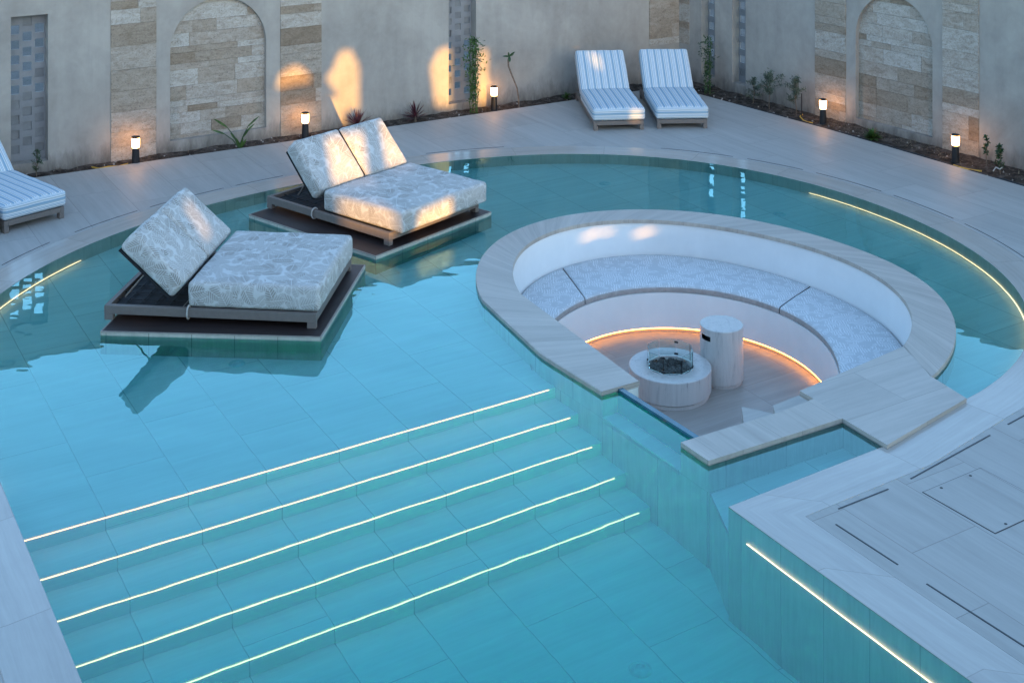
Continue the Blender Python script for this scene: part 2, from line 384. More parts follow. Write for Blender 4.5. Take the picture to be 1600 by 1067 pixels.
def m_scribble():
    m = N('sketch_weave_fabric'); uv = m.uv()
    vo = m.n('TexVoronoi', i={'Scale': 15.0, 'Randomness': 1.0}); m.t.links.new(uv, vo.inputs['Vector']); rc = m.n('SeparateColor', i={0: vo.outputs['Color']})
    wv = m.n('SeparateXYZ', i={0: uv}); jit = m.math('MULTIPLY', m.noise(uv, 14, 2), .05)
    sx = m.math('SINE', m.math('MULTIPLY', m.math('ADD', wv.outputs[0], jit), 230.0)); sy = m.math('SINE', m.math('MULTIPLY', m.math('ADD', wv.outputs[1], jit), 200.0))
    pick = m.math('LESS_THAN', rc.outputs[0], .6)
    st = m.math('ADD', m.math('MULTIPLY', sx, pick), m.math('MULTIPLY', sy, m.math('SUBTRACT', 1.0, pick)))
    line = m.math('MULTIPLY', m.math('GREATER_THAN', st, .25), m.math('GREATER_THAN', rc.outputs[1], .3))
    col = m.mix(m.math('MULTIPLY', line, .55), (.47, .50, .52), (.74, .77, .79))
    return m.princ(col, .9, bump=m.noise(uv, 9, 3), bs=.15, bd=.01, spec=.15)
M_scrib = m_scribble()
def emit(name, col, s):
    m = N(name); e = m.n('Emission', i={0: (*col, 1), 1: s}); m.t.links.new(e.outputs[0], m.out.inputs[0]); return m.m
M_led = emit('led_warm_white', (1.0, .37, .20), .95)
M_led2 = emit('led_rim_white', (1.0, .58, .33), .8)
M_ledp = emit('led_amber', (1.0, .36, .05), 3.6)
M_lamp = emit('lamp_diffuser', (1.0, .47, .14), 5.0)
def glassm(name, ior, col, rough=0.0, bump=False, vol=None, refl=None):
    m = N(name)
    g = m.n('BsdfGlass', i={'Color': (*col, 1), 'Roughness': rough, 'IOR': ior}); gs = [g]
    if refl:
        rf = m.n('BsdfRefraction', i={'Color': (1, 1, 1, 1), 'Roughness': 0, 'IOR': ior}); gl_ = m.n('BsdfGlossy', i={'Color': (.58, .98, 1, 1), 'Roughness': 0}); fr = m.n('Fresnel', i={'IOR': refl})
        g = m.n('MixShader'); m.t.links.new(fr.outputs[0], g.inputs[0]); m.t.links.new(rf.outputs[0], g.inputs[1]); m.t.links.new(gl_.outputs[0], g.inputs[2]); gs = [rf, gl_, fr]
    if bump:
        v = m.obj(); a = m.noise(m.mapp(v, (1.0, 1.4, 1)), 1.5, 2, .4); b = m.noise(v, 4.5, 2, .4)
        bb = m.n('Bump', i={'Strength': 1.0, 'Distance': .0042, 'Height': m.math('ADD', a, m.math('MULTIPLY', b, .14))}); [m.t.links.new(bb.outputs[0], q.inputs['Normal']) for q in gs]
    m.t.links.new(g.outputs[0], m.out.inputs[0])
    if vol:
        va = m.n('VolumeAbsorption', i={'Color': (*vol[0], 1), 'Density': vol[1]}); m.t.links.new(va.outputs[0], m.out.inputs[1])
    return m.m
M_water = glassm('pool_water', 1.33, (1, 1, 1), 0, True, ((.0, .970, .955), .82), 1.8)
M_glass = glassm('clear_glass', 1.45, (.93, .985, .975))
def m_panel():
    m = N('tinted_acrylic'); p = m.n('BsdfPrincipled', i={'Base Color': (.0, .48, .50, 1), 'Roughness': .25, 'Specular IOR Level': .15, 'Transmission Weight': .0, 'IOR': 1.45}); m.t.links.new(p.outputs[0], m.out.inputs[0]); return m.m
M_panel = m_panel()

# ------------------------------------------------------------------ outlines of the pool and of the sunken lounge
PC = (0.0, 13.5)
pool_pts = pp("15.7,460 52.5,428 99.7,398 157.5,371.6 233.6,345 420,301 403,302 647.5,255 734,248.6 820,244 957.5,242.8 1062.5,248.8 1141,258.5 1220,275 1313,302.7 1397.5,329.7 1482,368.5 1549,414 1600,468 1600,550 1560,590 1512,622", 0)
pool_pts += [(-5.45, 13.0), (-5.2, 12.1), (-4.75, 11.2), (-3.93, 10.21)]
PL0, PR0 = (-3.93, 10.21), (3.96, 11.56)
arc = fit_polar(pool_pts, PC, 5, ang(PL0, PC) + 2 * math.pi, ang(PR0, PC), 130)
dvx, dvy = -SU, CU
PLb = (PL0[0] - dvx * 6.2, PL0[1] - dvy * 6.2)
PK1, PK2 = (3.03, 10.75), (1.60, 9.84); PK3 = (PK2[0] - dvx * 5.6, PK2[1] - dvy * 5.6)
POOL = [PLb] + [PL0] + arc[1:-1] + [PR0, PK1, PK2, PK3]      # clockwise: outside is on the left

LC = (1.93, 13.9)
outer_pts = pp("758,473 745,435 749.5,412 762,390 804,362 844,346 900,334 959,329 1029,328 1114,335 1210,350.5 1270,367 1330,386.5 1375,403 1420,424 1450,448 1480,478 1492,508 1489,532 1480,559 1454.5,587.5 790,505", .035)
inner_pts = pp("813,459 800,435 798.7,418 810,395.6 832.5,376 860.6,362 902.7,349 945,344.4 1001,343.6 1057,346 1113.6,350.6 1180,364 1240,377.5 1300,397 1345,415 1375,433 1405,457 1420,475 1426,499 1423,520 1414,541", .035)
oa, ob = outer_pts[0], outer_pts[-2]; ia, ib = inner_pts[0], inner_pts[-1]
def wrap(a): return a + 2 * math.pi if a < -math.pi * .6 else a
OUT = fit_polar(outer_pts, LC, 5, wrap(ang(oa, LC)), ang(ob, LC), 90)
INN = fit_polar(inner_pts, LC, 5, wrap(ang(ia, LC)), ang(ib, LC), 90)
N1, N2, G1, G2 = (.79, 11.61), (1.36, 10.72), (.955, 11.70), (1.535, 10.80)
I1 = (1.12, 11.80); K = (1.54, 10.43); K2 = (2.76, 11.12)
OUTs = resamp([N1, (.28, 12.36)] + OUT[1:], 120); INNs = resamp([I1] + INN, 120)
oe, ie = OUTs[-1], INNs[-1]
WALKp = [ie, oe, (3.92, 11.48), (3.01, 10.68), K2, (2.60, 11.47), (2.51, 11.62), (2.76, 11.81)]
NEARp = [(1.36, 10.72), K, K2, (2.60, 11.47), (2.29, 11.25), (1.565, 10.84)]
PITo = OUTs + [(3.92, 11.48), (3.01, 10.68), K2, K, N2]      # outer wall line, clockwise

# ------------------------------------------------------------------ ground, deck, pool shell
BL = [(-16, 12.4), (-6.26, 17.98), (-3.56, 19.52), (.21, 21.70), (1.07, 22.2), (2.72, 23.13)]
BR = [(3.2, 22.55), (4.78, 20.42), (6.46, 17.92), (13, 8.2)]
BED = BL + BR
rim_out = offset(POOL, .40)
DECKp = BED + [(13, 2.5), (-16, 2.5)]
deck = tag(poly('deck', DECKp, [rim_out[:]], -.09, 0, M_deck_v), kind='structure')
# the rim around the pool
rim = loft('pool_rim', [z3(POOL, 0.0), z3(offset(POOL, .398), 0.0)], M_rim, smooth=False); tag(rim, kind='structure')
# slabs of the straight border lie lengthwise beside the deep end
pw = loft('pool_wall', [z3(POOL, 0.0), z3(POOL, -.2), z3(POOL, -2.2)], M_pwallr, smooth=False); tag(pw, kind='structure')
gp = [(-400, -300), (400, -300), (400, 600), (-400, 600)]
tag(poly('ground', gp, [[(-15.5, 3.2), (-15.5, 12.2), (-6.1, 17.6), (2.7, 22.6), (6.2, 17.6), (12.5, 8), (12.5, 3.2)]], -.20, -.12, M_ground), kind='structure')
# pool floor: shallow shelf, five steps, deep floor
NV = [10.25, 9.90, 9.56, 9.22, 8.87]; ZT = [-.45, -.68, -.91, -1.14, -1.37]; AE = 6.67
sh_out = [uv2w(-3, NV[0]), uv2w(-3, 25), uv2w(19, 25), uv2w(19, 3.0), uv2w(11.0, 3.0), uv2w(11.0, 7.3), uv2w(AE + .05, 7.3), uv2w(AE + .05, NV[0])]
pit_hole = offset(PITo, -.02, True)
pit_in = [p for p in offset(OUTs, -.02)[::-1] if w2uv(*p)[1] > NV[0] + .05 or w2uv(*p)[0] > 8]
tag(poly('pool_shelf', [uv2w(-3, NV[0]), uv2w(-3, 25), uv2w(19, 25), uv2w(19, 7.7), uv2w(9.2, 7.7)] + pit_in + [uv2w(AE + .02, NV[0])], [], -.675, -.45, M_shelf), kind='structure')
mb = MB()
for k in range(1, 5):
    P = [uv2w(-3, NV[k]), uv2w(AE, NV[k]), uv2w(AE, NV[k - 1] + .02), uv2w(-3, NV[k - 1] + .02)]
    o = poly('pool_step', P, [], ZT[k] - .225, ZT[k], M_stair); tag(o, kind='structure')
rs = []
for k in range(5):   # risers, set back a little under each nosing
    a, b = uv2w(-3, NV[k] + .012), uv2w(AE, NV[k] + .012)
    zt, zb = ZT[k] - .02, ZT[k] - .23
    rs.append(((a[0], a[1], zt), (b[0], b[1], zt), (b[0], b[1], zb - .03), (a[0], a[1], zb - .03)))
V = [p for q in rs for p in q]
tag(mesh_obj('step_risers', V, [(4 * i, 4 * i + 1, 4 * i + 2, 4 * i + 3) for i in range(5)], M_stair), kind='structure')
fl = [uv2w(-3, 8.9), uv2w(12, 8.9), uv2w(12, 8.1), uv2w(-3, 8.1), uv2w(12, 5.5), uv2w(-3, 5.5), uv2w(12, 0), uv2w(-3, 0)]
fz = [-1.60, -1.60, -1.60, -1.60, -1.64, -1.64, -1.70, -1.70]
tag(mesh_obj('pool_floor', [(p[0], p[1], z) for p, z in zip(fl, fz)], [(0, 3, 2, 1), (3, 5, 4, 2), (5, 7, 6, 4)], M_shelf), kind='structure')
# ledges
tag(poly('pool_ledge', [(1.62, 9.87), (1.555, 10.45), (2.78, 11.14), (3.1, 10.72)], [], -.58, -.48, M_shelf), kind='structure')
tag(poly('window_ledge', [N1, N2, (G2[0] + .1, G2[1] + .06), (G1[0] + .1, G1[1] + .06)], [], -.50, -.42, M_shelf), kind='structure')
tag(loft('ledge_front', [z3([(1.545, 10.46), (1.61, 9.86)], -.482), z3([(1.545, 10.46), (1.61, 9.86)], -2.2)], M_pwall, smooth=False), kind='structure')
# water
wh = OUTs + [(3.92, 11.48), (3.01, 10.68), K2, K, N2]
wh = offset(wh, -.02, True)
i1 = min(range(len(wh)), key=lambda i: (Vector(wh[i]) - Vector(N1)).length); i2 = len(wh) - 1
wh = wh[:i1] + [N1, G1] + wh[i1 + 1:i2] + [G2, N2] if False else [G1] + [(N1[0] + .015, N1[1] + .012)] + wh[1:i2] + [(N2[0] + .012, N2[1] - .006), G2]
wo = offset(POOL, .05)
tag(poly('water', wo, [wh], -2.0, -.004, M_water), kind='structure')

# ------------------------------------------------------------------ sunken lounge (one thing with its parts)
lounge = empty('sunken_lounge', (1.9, 13.6, -.9), 0, 'round sunken seating pit with travertine coping and white curved bench in the pool', 'sunken lounge')
LI = Matrix.Translation((-1.9, -13.6, .9))
def lp(o): o.parent = lounge; o.matrix_parent_inverse = LI; return o
cop = loft('coping', [z3(offset(OUTs, .012), -.012), z3(offset(OUTs, .012), .030), z3(offset(OUTs, .006), .035), z3(offset(INNs, -.008), .035), z3(offset(INNs, -.012), .031), z3(offset(INNs, -.012), -.01)], M_cope, cross=True, smooth=False); lp(cop)
# coping end face
e0 = [Vector((*offset(OUTs, .012)[0], 0)), Vector((*offset(INNs, -.012)[0], 0))]
lp(mesh_obj('coping_end', [(e0[0].x, e0[0].y, -.012), (e0[1].x, e0[1].y, -.012), (e0[1].x, e0[1].y, .034), (e0[0].x, e0[0].y, .034)], [(0, 1, 2, 3)], M_cope))
lp(poly('walkway', WALKp, [], -.012, .035, M_walk)); lp(poly('coping', [(p[0] - (.0 if i else .0), p[1]) for i, p in enumerate(NEARp)], [], -.012, .0362, M_near))
# outer pool-side wall, upper part with the window notch, lower part straight
up = [G1] + OUTs + [(3.92, 11.48), (3.01, 10.68), K2, K, N2, G2]
lp(loft('outer_wall', [z3(up, -.012), z3(up, -.45)], M_pwall, smooth=False))
lo_ = PITo + [N1]
lp(loft('outer_wall', [z3(lo_, -.45), z3(lo_, -2.2)], M_pwall, smooth=False))
# inner faces: backrest wall, bench, seat front
cfp = pp("860.6,501 888.7,480 916.8,466 939,459 973,450.4 1015,446 1057,446 1099.5,452 1140,457.5 1210,478 1240,487 1270,511 1294,538 1309,574 1313.5,584.5", -.38)
cbp = pp("813,459 832.5,440.6 863,424 903,408 945,401 1001,397 1057,397 1140,409.6 1195,424 1240,436 1279,448 1330,475 1375,505 1414,541", -.38)
BCc = (1.76, 13.5)
def fa(p, c): a = ang(p, c); return a + 2 * math.pi if a < -math.pi * .75 else a
a_s, a_e = R(212), R(-38)
CF = fit_polar(cfp, BCc, 3, a_s, a_e, 90); CB = fit_polar(cbp, LC, 3, R(212), R(-40), 90)
IN2 = fit_polar(inner_pts, LC, 5, R(212), R(-40), 90)
INo = offset(IN2, .0)
SBk = [((x - BCc[0]) * .985 + BCc[0], (y - BCc[1]) * .985 + BCc[1]) for x, y in CF]
lp(loft('backrest_wall', [z3(INo, .0), z3(CB, -.47)], M_white))
lp(loft('bench_top', [z3(CB, -.46), z3(offset(CF, -.0), -.46)], M_white))
lp(loft('bench_front', [z3(CF, -.46), z3(SBk, -.845)], M_white))
SB2 = offset(SBk, .02)
lp(loft('bench_plinth', [z3(SB2, -.83), z3(SB2, -.905)], M_pit))
lp(loft('bench_lip', [z3(SBk, -.845), z3(SB2, -.845)], M_white))
floor_p = resamp(offset(SBk, .1), 60) + [(3.4, 11.9), (2.6, 10.95), (1.6, 10.6), (.9, 11.7), (.2, 12.5)]
lp(poly('pit_floor', floor_p, [], -.95, -.90, M_pit))
# straight inner walls
for a, b in ((I1, IN2[0]), ((2.76, 11.81), ie), ((1.565, 10.84), (2.29, 11.25)), ((2.29, 11.25), (2.6, 11.47))):
    lp(loft('inner_wall', [z3([a, b], -.012), z3([a, b], -.93)], M_white, smooth=False))
# end of the coping wall either side of the window
for a, b in ((G1, I1), (G2, (1.565, 10.84))):
    lp(loft('inner_wall', [z3([a, b], -.012), z3([a, b], -.93)], M_pwall, smooth=False))
gw = Vector((G2[0] - G1[0], G2[1] - G1[1])); gn = Vector((-gw.y, gw.x)).normalized()
gl = MB(); q0 = Vector(G1) - gn * .03; q1 = Vector(G2) - gn * .03; q2 = q1 + gn * .05; q3 = q0 + gn * .05
gl.v = [Vector((p.x, p.y, z)) for z in (-.46, -.012) for p in (q0, q1, q2, q3)]
gl.f = [(3, 2, 1, 0), (4, 5, 6, 7), (0, 1, 5, 4), (1, 2, 6, 5), (2, 3, 7, 6), (3, 0, 4, 7)]
lp(gl.build('glass_window', M_panel))
ge = MB(); ge.v = [Vector((p.x, p.y, z)) for z in (-.0115, .020) for p in (q0, q1, q2, q3)]; ge.f = gl.f; lp(ge.build('glass_edge', simple('glass_edge_tint', (.03, .12, .17), .12, var=.3, scale=6)))
wb = MB()
lp(loft('inner_wall', [z3([G1, G2], -.45), z3([G1, G2], -.93)], M_white, smooth=False))
# steps down from the walkway
for k, P in enumerate(([(2.30, 11.74), (2.57, 11.93), (2.78, 11.79), (2.6, 11.46), (2.28, 11.24)], [(2.09, 12.12), (2.36, 11.98), (2.45, 11.6), (2.29, 11.24), (1.98, 11.08)], [(1.9, 11.7), (2.2, 11.7), (2.1, 11.2), (1.75, 10.98)])):
    z = (-.15, -.34, -.53)[k]
    lp(poly('stair_step', P, [], -.92, z, M_walk))

# cushions on the bench (they can be lifted off: each is a thing)
def arc_cushion(t0, t1, label):
    n = 26; i = lambda P, t: (lambda x: (lambda k, f: (P[k][0] * (1 - f) + P[min(k + 1, len(P) - 1)][0] * f, P[k][1] * (1 - f) + P[min(k + 1, len(P) - 1)][1] * f))(int(x), x - int(x)))(t * (len(P) - 1))
    prof = [(0, -.455), (-.004, -.42), (.0, -.395), (.02, -.382), (.12, -.376), (.5, -.372), (.88, -.376), (.97, -.384), (1.0, -.40), (1.003, -.425), (1.0, -.455)]
    rows = []; bcx = []
    ts = [t0 + (t1 - t0) * (1 - math.cos(math.pi * k / n)) / 2 for k in range(n + 1)]
    for f, z in prof:
        row = []
        for k, t in enumerate(ts):
            a, b = Vector(i(CB, t[0] if isinstance(t, tuple) else t)), Vector(i(CF, t)); e = min(k, n - k)
            ff = .015 + f * .975; p = a.lerp(b, ff); zz = z
            if e == 0: zz = min(z, -.384)
            row.append((p.x, p.y, zz + .0015 * math.sin(31 * t + 9 * f)))
        rows.append(row)
    V = [p for r in rows for p in r]; W_ = n + 1; Fc = []; U = []; MI = []
    for j in range(len(rows) - 1):
        for k in range(n):
            Fc.append((j * W_ + k, j * W_ + k + 1, (j + 1) * W_ + k + 1, (j + 1) * W_ + k)); MI.append(0 if 2 <= j <= 7 else 1)
            U.append([(V[q][0], V[q][1] + V[q][2]) for q in Fc[-1]])
    for k in (0, n): Fc.append(tuple(j * W_ + k for j in range(len(rows)))); U.append([(V[q][0], V[q][1]) for q in Fc[-1]]); MI.append(1)
    o = mesh_obj('bench_cushion', V, Fc, None, None, U, True, [M_scrib, M_taupe], MI)
    return tag(o, label, 'cushion', 'curved cushions on the sunken bench')
def frac(p, P, c): return min(range(len(P)), key=lambda k: (Vector(P[k]) - Vector(p)).length) / (len(P) - 1)
tA = frac(at(900, 442, -.38), [((a[0] + b[0]) / 2, (a[1] + b[1]) / 2) for a, b in zip(CB, CF)], LC)
tB = frac(at(1246, 463, -.38), [((a[0] + b[0]) / 2, (a[1] + b[1]) / 2) for a, b in zip(CB, CF)], LC)
arc_cushion(.0, tA - .001, 'left curved grey patterned cushion at the end of the white sunken bench')
arc_cushion(tA + .001, tB - .001, 'longest curved cushion, in the middle of the white sunken bench')
arc_cushion(tB + .001, 1.0, 'right curved cushion of the sunken bench, beside the stone walkway')
# amber light under the bench
def led(P, r, mat, label, z=None, w_=None):
    o = MB().tube(P, r, 6).build('light_strip', mat, None, True); return tag(o, label, 'light strip', 'linear light strips')
led(z3(offset(SBk, .004), -.852), .005, M_ledp, 'amber light strip glowing under the curved white bench')

# light strips under water
sn = ['topmost', 'second', 'third', 'fourth', 'lowest']
for k in range(5):
    a, b = (uv2w(0.5, NV[k] - .006), uv2w(AE - .12, NV[k] - .006))
    # left end stops at the pool's left wall
    ua = w2uv(*PL0)[0]; a = uv2w(ua + .02 + .0, NV[k] - .006)
    mb = MB(); q = ZT[k] - .024
    d = Vector((-SU, CU, 0)); A_ = Vector((a[0], a[1], q)); B_ = Vector((b[0], b[1], q))
    o = mb.tube([A_, B_], .0047, 6).build('light_strip', M_led, None, True)
    tag(o, 'straight warm white light strip under the edge of the %s pool step' % sn[k], 'light strip', 'linear light strips')
pin = offset(POOL, -.012)
def seg(p0, p1):
    ks = sorted([min(range(len(pin)), key=lambda i: (Vector(pin[i]) - Vector(p)).length) for p in (p0, p1)]); return pin[ks[0]:ks[1] + 1]
led(z3(seg(atw(1270, 298, -.38), atw(1563, 438, -.38)), -.385), .0055, M_led2, 'long curved light strip under water along the right rim of the pool')
led(z3(seg(atw(1564, 441, -.38), (4.6, 12.35)), -.385), .0055, M_led2, 'short curved light strip under water at the right edge of the photo')
led(z3(seg(atw(110, 408, -.38), (-5.4, 12.4)), -.385), .0055, M_led2, 'curved light strip under water at the left rim, beside the left daybed')
a, b = w2uv(*atw(1168, 849, -.33)), w2uv(*atw(1465, 1067, -.33)); aw = w2uv(*PK2)[0] - .012
led([(*uv2w(aw, a[1]), -.33), (*uv2w(aw, b[1] - 1.2), -.33)], .006, M_led2, 'straight light strip under water on the deep end wall, bottom right')
led(z3(seg((-5.25, 12.3), (-4.0, 10.3)), -.385), .0055, M_led2, 'light strip under water on the rim just past the left edge of the photo')
# floor fittings
for (px, py, z, lb) in ((370, 568, -.45, 'beside the front daybed platform'), (1218, 335, -.45, 'behind the round seating pit'), (1000, 1047, -1.62, 'in the deep end'), (945, 287, -.45, 'in the shallows below the pair of loungers')):
    x, y = atw(px, py, z); zz = z
    if z < -1: b_ = w2uv(x, y)[1]; zz = -1.60 - (8.1 - b_) * .04 / 2.6
    o = MB().lathe([(.0, .012), (.03, .012), (.032, .02), (.055, .018), (.075, .008), (.08, 0)], 24).build('floor_fitting', M_drain, None, True); o.location = (x, y, zz)
    tag(o, 'pale round inlet fitting on the pool floor ' + lb, 'pool fitting', 'round fittings on the pool floor')

# slot drains and hatch in the deck
def slot(p, q, lb):
    p, q = Vector(p), Vector(q); d = (q - p).normalized(); n = Vector((-d.y, d.x)) * .006
    m = MB(); m.v = [Vector((*(v), z)) for z in (-.02, .003) for v in (p - n, q - n, q + n, p + n)]
    m.f = [(3, 2, 1, 0), (4, 5, 6, 7), (0, 1, 5, 4), (1, 2, 6, 5), (2, 3, 7, 6), (3, 0, 4, 7)]
    tag(m.build('slot_drain', M_slot), lb, 'slot drain', 'black slot drains in the deck')
for a, b, lb in (((1423, 748), (1547, 680), 'longest black slot drain right of the walkway, running up to the right'), ((1310, 795), (1388, 764), 'short black slot drain just above the mitred deck corner'),
                 ((1306, 819), (1403, 882), 'black slot drain running down right from the mitred deck corner'), ((1448, 912), (1612, 1017), 'long black slot drain in the bottom right corner of the deck'),
                 ((1575, 663), (1640, 628), 'black slot drain at the right edge of the photo, above the hatch')):
    slot(at(*a), at(*b), lb)
ring = offset(POOL, .46)
def arc_slot(a, b, lb, mat=None):
    p0, p1 = at(*a), at(*b); ks = sorted([min(range(len(ring)), key=lambda i: (Vector(ring[i]) - Vector(p)).length) for p in (p0, p1)])
    P = resamp([Vector(p) + (Vector(p0) - Vector(ring[min(range(len(ring)), key=lambda i: (Vector(ring[i]) - Vector(p0)).length)])) * 0 for p in ring[ks[0]:ks[1] + 1]], 14)
    o = loft('slot_drain', [z3(offset(P, .005), -.01), z3(offset(P, .0045), .0025), z3(offset(P, -.0045), .0025), z3(offset(P, -.005), -.01)], M_slot, smooth=False)
    tag(o, lb, 'slot drain', 'black slot drains in the deck')
for k, (a, b, lb) in enumerate((((0, 417), (79, 374), 'curved slot drain at the left edge of the photo, below the striped lounger'), ((102, 365), (202, 331), 'curved slot drain below the left lounger foot'), ((228, 322), (347, 293), 'curved slot drain above the front daybed backrest'),
        ((365, 289), (440, 274), 'curved slot drain on the left of the rear daybed'), ((660, 243), (790, 236), 'curved slot drain right behind the rear daybed'), ((1026, 233.6), (1149, 244), 'curved slot drain in front of the two striped loungers'),
        ((1164, 247.7), (1266, 266.6), 'second curved slot drain, right of the pair of loungers'), ((1289, 270.6), (1387, 299), 'third curved slot drain along the right rim'), ((1411, 307), (1501, 342.5), 'fourth curved slot drain along the right rim'), ((1522, 352.6), (1610, 404), 'last curved slot drain at the right edge of the photo'))):
    arc_slot(a, b, lb)
h0, h1, h3 = (Vector(at(*p)) for p in ((1441, 769), (1555, 834), (1532, 731))); h2 = h1 + h3 - h0
hat = empty('access_hatch', (h0.x, h0.y, 0), 0, 'flush stone inspection hatch with dark joint in the right deck', 'hatch')
hq = [h0 - h0, h1 - h0, h2 - h0, h3 - h0]
hc = sum(hq, Vector((0, 0))) / 4
fr = [tuple(p) for p in hq]; inn = [tuple(p + (hc - p).normalized() * .008) for p in hq]
poly('joint', fr, [inn], -.02, .003, M_slot, hat); poly('lid', inn, [], -.02, .0045, M_deck_v, hat)
for t in ((.25, .06), (.75, .06), (.25, .94), (.75, .94)):
    q = hq[0] + (hq[1] - hq[0]) * t[1] + (hq[3] - hq[0]) * t[0]
    o = MB().lathe([(0, .006), (.011, .006), (.013, .004)], 12).build('lift_ring', M_black, hat); o.location = (q.x, q.y, 0)

# ------------------------------------------------------------------ planting bed
def bedmesh():
    WL = [(-16, 12.65), (-6.28, 18.30), (-2, 20.92), (2.99, 23.86)]
    WL = [p for p in WL]; V = []; Fc = []; U = []
    inner = resamp(BL, 160); outer = resamp([(-16, 12.75), (2.99, 23.95)], 160)
    inner2 = resamp([BL[-1]] + BR, 110); outer2 = resamp([(2.99, 23.95), (13.2, 9.9)], 110)
    for I_, O_ in ((inner, outer), (inner2, outer2)):
        b = len(V); m = 8
        for k in range(len(I_)):
            for j in range(m):
                p = Vector(I_[k]).lerp(Vector(O_[k]), j / (m - 1)); e = 0 if j == 0 else 1
                z = -.045 + e * (.03 * pnoise(Vector((p.x * 5, p.y * 5, 0))) + .02 * pnoise(Vector((p.x * 17, p.y * 17, 3))) + .035 * j / (m - 1))
                V.append((p.x, p.y, z))
        for k in range(len(I_) - 1):
            for j in range(m - 1): Fc.append((b + k * m + j, b + (k + 1) * m + j, b + (k + 1) * m + j + 1, b + k * m + j + 1))
    o = mesh_obj('planting_bed', V, Fc, M_soil, None, None, True); tag(o, kind='structure')
bedmesh()
def bed_pt(px, z=-.02, t=.45):
    """a point in the bed seen in column px: t = 0 at the deck edge, 1 at the wall"""
    def hit(P):
        k = (px - 800) / F
        for a, b in zip(P[:-1], P[1:]):
            fa_, fb = a[0] - k * a[1], b[0] - k * b[1]
            if fa_ * fb <= 0: s = fa_ / (fa_ - fb); return Vector((a[0] + (b[0] - a[0]) * s, a[1] + (b[1] - a[1]) * s))
    i_ = hit(BED); o_ = hit([(-16, 12.55), (2.99, 23.86), (13.2, 9.8)]); p = i_.lerp(o_, t); return (p.x, p.y, z)

# ------------------------------------------------------------------ garden walls
WA = math.atan(.596); WO = (-5.09, 19.04)             # left wall line
RAx = (2.99, 23.86); RA = math.atan2(18.52 - 23.86, 6.87 - 2.99)
def wl(px, O, an):
    k = (px - 800) / F; c, s = math.cos(an), math.sin(an); t = (k * O[1] - O[0]) / (c - k * s); return t
def wz(px, py, O, an):
    t = wl(px, O, an); D = O[1] + t * math.sin(an); return H - (py - Y0) * D / F
def rect(x0, x1, z0, z1): return [(x0, z0), (x1, z0), (x1, z1), (x0, z1)]
def arch(x0, x1, z0, zt):
    r = (x1 - x0) / 2; cx = (x0 + x1) / 2; zs = zt - r
    return [(x0, z0), (x1, z0)] + [(cx + r * math.cos(a), zs + r * math.sin(a)) for a in np.linspace(0, math.pi, 28)]
def blocks(name, x0, x1, z0, z1, depth, th, frame, parent, seed, hrow=(.16, .30), wcol=(.3, .8), full=False):
    rnd = random.Random(seed); V = []; Fc = []; T = []; (ox, oy), an = frame; c, s = math.cos(an), math.sin(an)
    z = z0; r = 0
    while z < z1 - .01:
        hh = rnd.choice([rnd.uniform(*hrow), rnd.uniform(*hrow), hrow[0] * .6]); zt = min(z1, z + hh); zt = z1 if z1 - zt < .06 else zt
        x = x0
        first = True
        while x < x1 - .001:
            ww = (x1 - x0) if (full and rnd.random() < .6) else rnd.uniform(*wcol)
            if first and not full: ww *= rnd.uniform(.3, 1)
            first = False; xe = min(x1, x + ww); xe = x1 if x1 - xe < .08 else xe
            d = depth + rnd.uniform(-.004, .005); b = len(V); g = .0014
            for yy in (d, d + th):
                for xx, zz in ((x + g, z + g), (xe - g, z + g), (xe - g, zt - g), (x + g, zt - g)): V.append((ox + xx * c - yy * s, oy + xx * s + yy * c, zz))
            fs = [(b, b + 1, b + 2, b + 3), (b + 4, b + 7, b + 6, b + 5), (b, b + 4, b + 5, b + 1), (b + 1, b + 5, b + 6, b + 2), (b + 2, b + 6, b + 7, b + 3), (b + 3, b + 7, b + 4, b)]
            Fc += fs; t = min(1, max(0, rnd.choice([rnd.gauss(.52, .12), rnd.gauss(.68, .1), rnd.gauss(.28, .1), rnd.gauss(.88, .06)]))); T += [t] * 6
            x = xe
        z = zt
    o = mesh_obj(name, V, Fc, M_stone, parent); a = o.data.attributes.new('tone', 'FLOAT', 'FACE'); a.data.foreach_set('value', T); return o
def screen(frame, x0, x1, z0, z1, ncol, parent, open_rows, seed, M_, sq=.118, pitch=.205, openp=.9):
    rnd = random.Random(seed); holes = []; tiles = []
    cw = (x1 - x0) / ncol
    for c in range(ncol):
        cx = x0 + cw * (c + .5); z = z0 + .1 + (pitch / 2 if c % 2 else 0)
        while z + sq < z1 - .03:
            hw = min(sq, cw * .86) / 2
            q = rect(cx - hw, cx + hw, z, z + sq); holes.append(q)
            o_ = open_rows[0] < z < open_rows[1]
            if not (o_ and rnd.random() < openp): tiles.append((q, rnd.choice((.012, .018, .022)), o_))
            z += pitch
    p = poly('block_screen', rect(x0 - .02, x1 + .02, z0 - .01, z1 + .01), holes, .165, .19, M_, parent, frame)
    for q, dpt, o_ in tiles: pass
    if tiles:
        V = []; Fc = []; (ox, oy), an = frame; c, s = math.cos(an), math.sin(an)
        for q, dpt, o_ in tiles:
            b = len(V)
            tl = rnd.uniform(-.006, .006)
            for i, (xx, zz) in enumerate(q):
                yy = .165 + dpt + (tl if i in (0, 1) else -tl); V.append((ox + xx * c - yy * s, oy + xx * s + yy * c, zz))
            Fc.append((b, b + 1, b + 2, b + 3))
        mesh_obj('block_inset', V, Fc, M_inset, parent)
    return p
M_inset = m_plaster('screen_block_inset', (.17, .172, .176), (.22, .222, .226), 3, .5, .05)
HW = 2.52
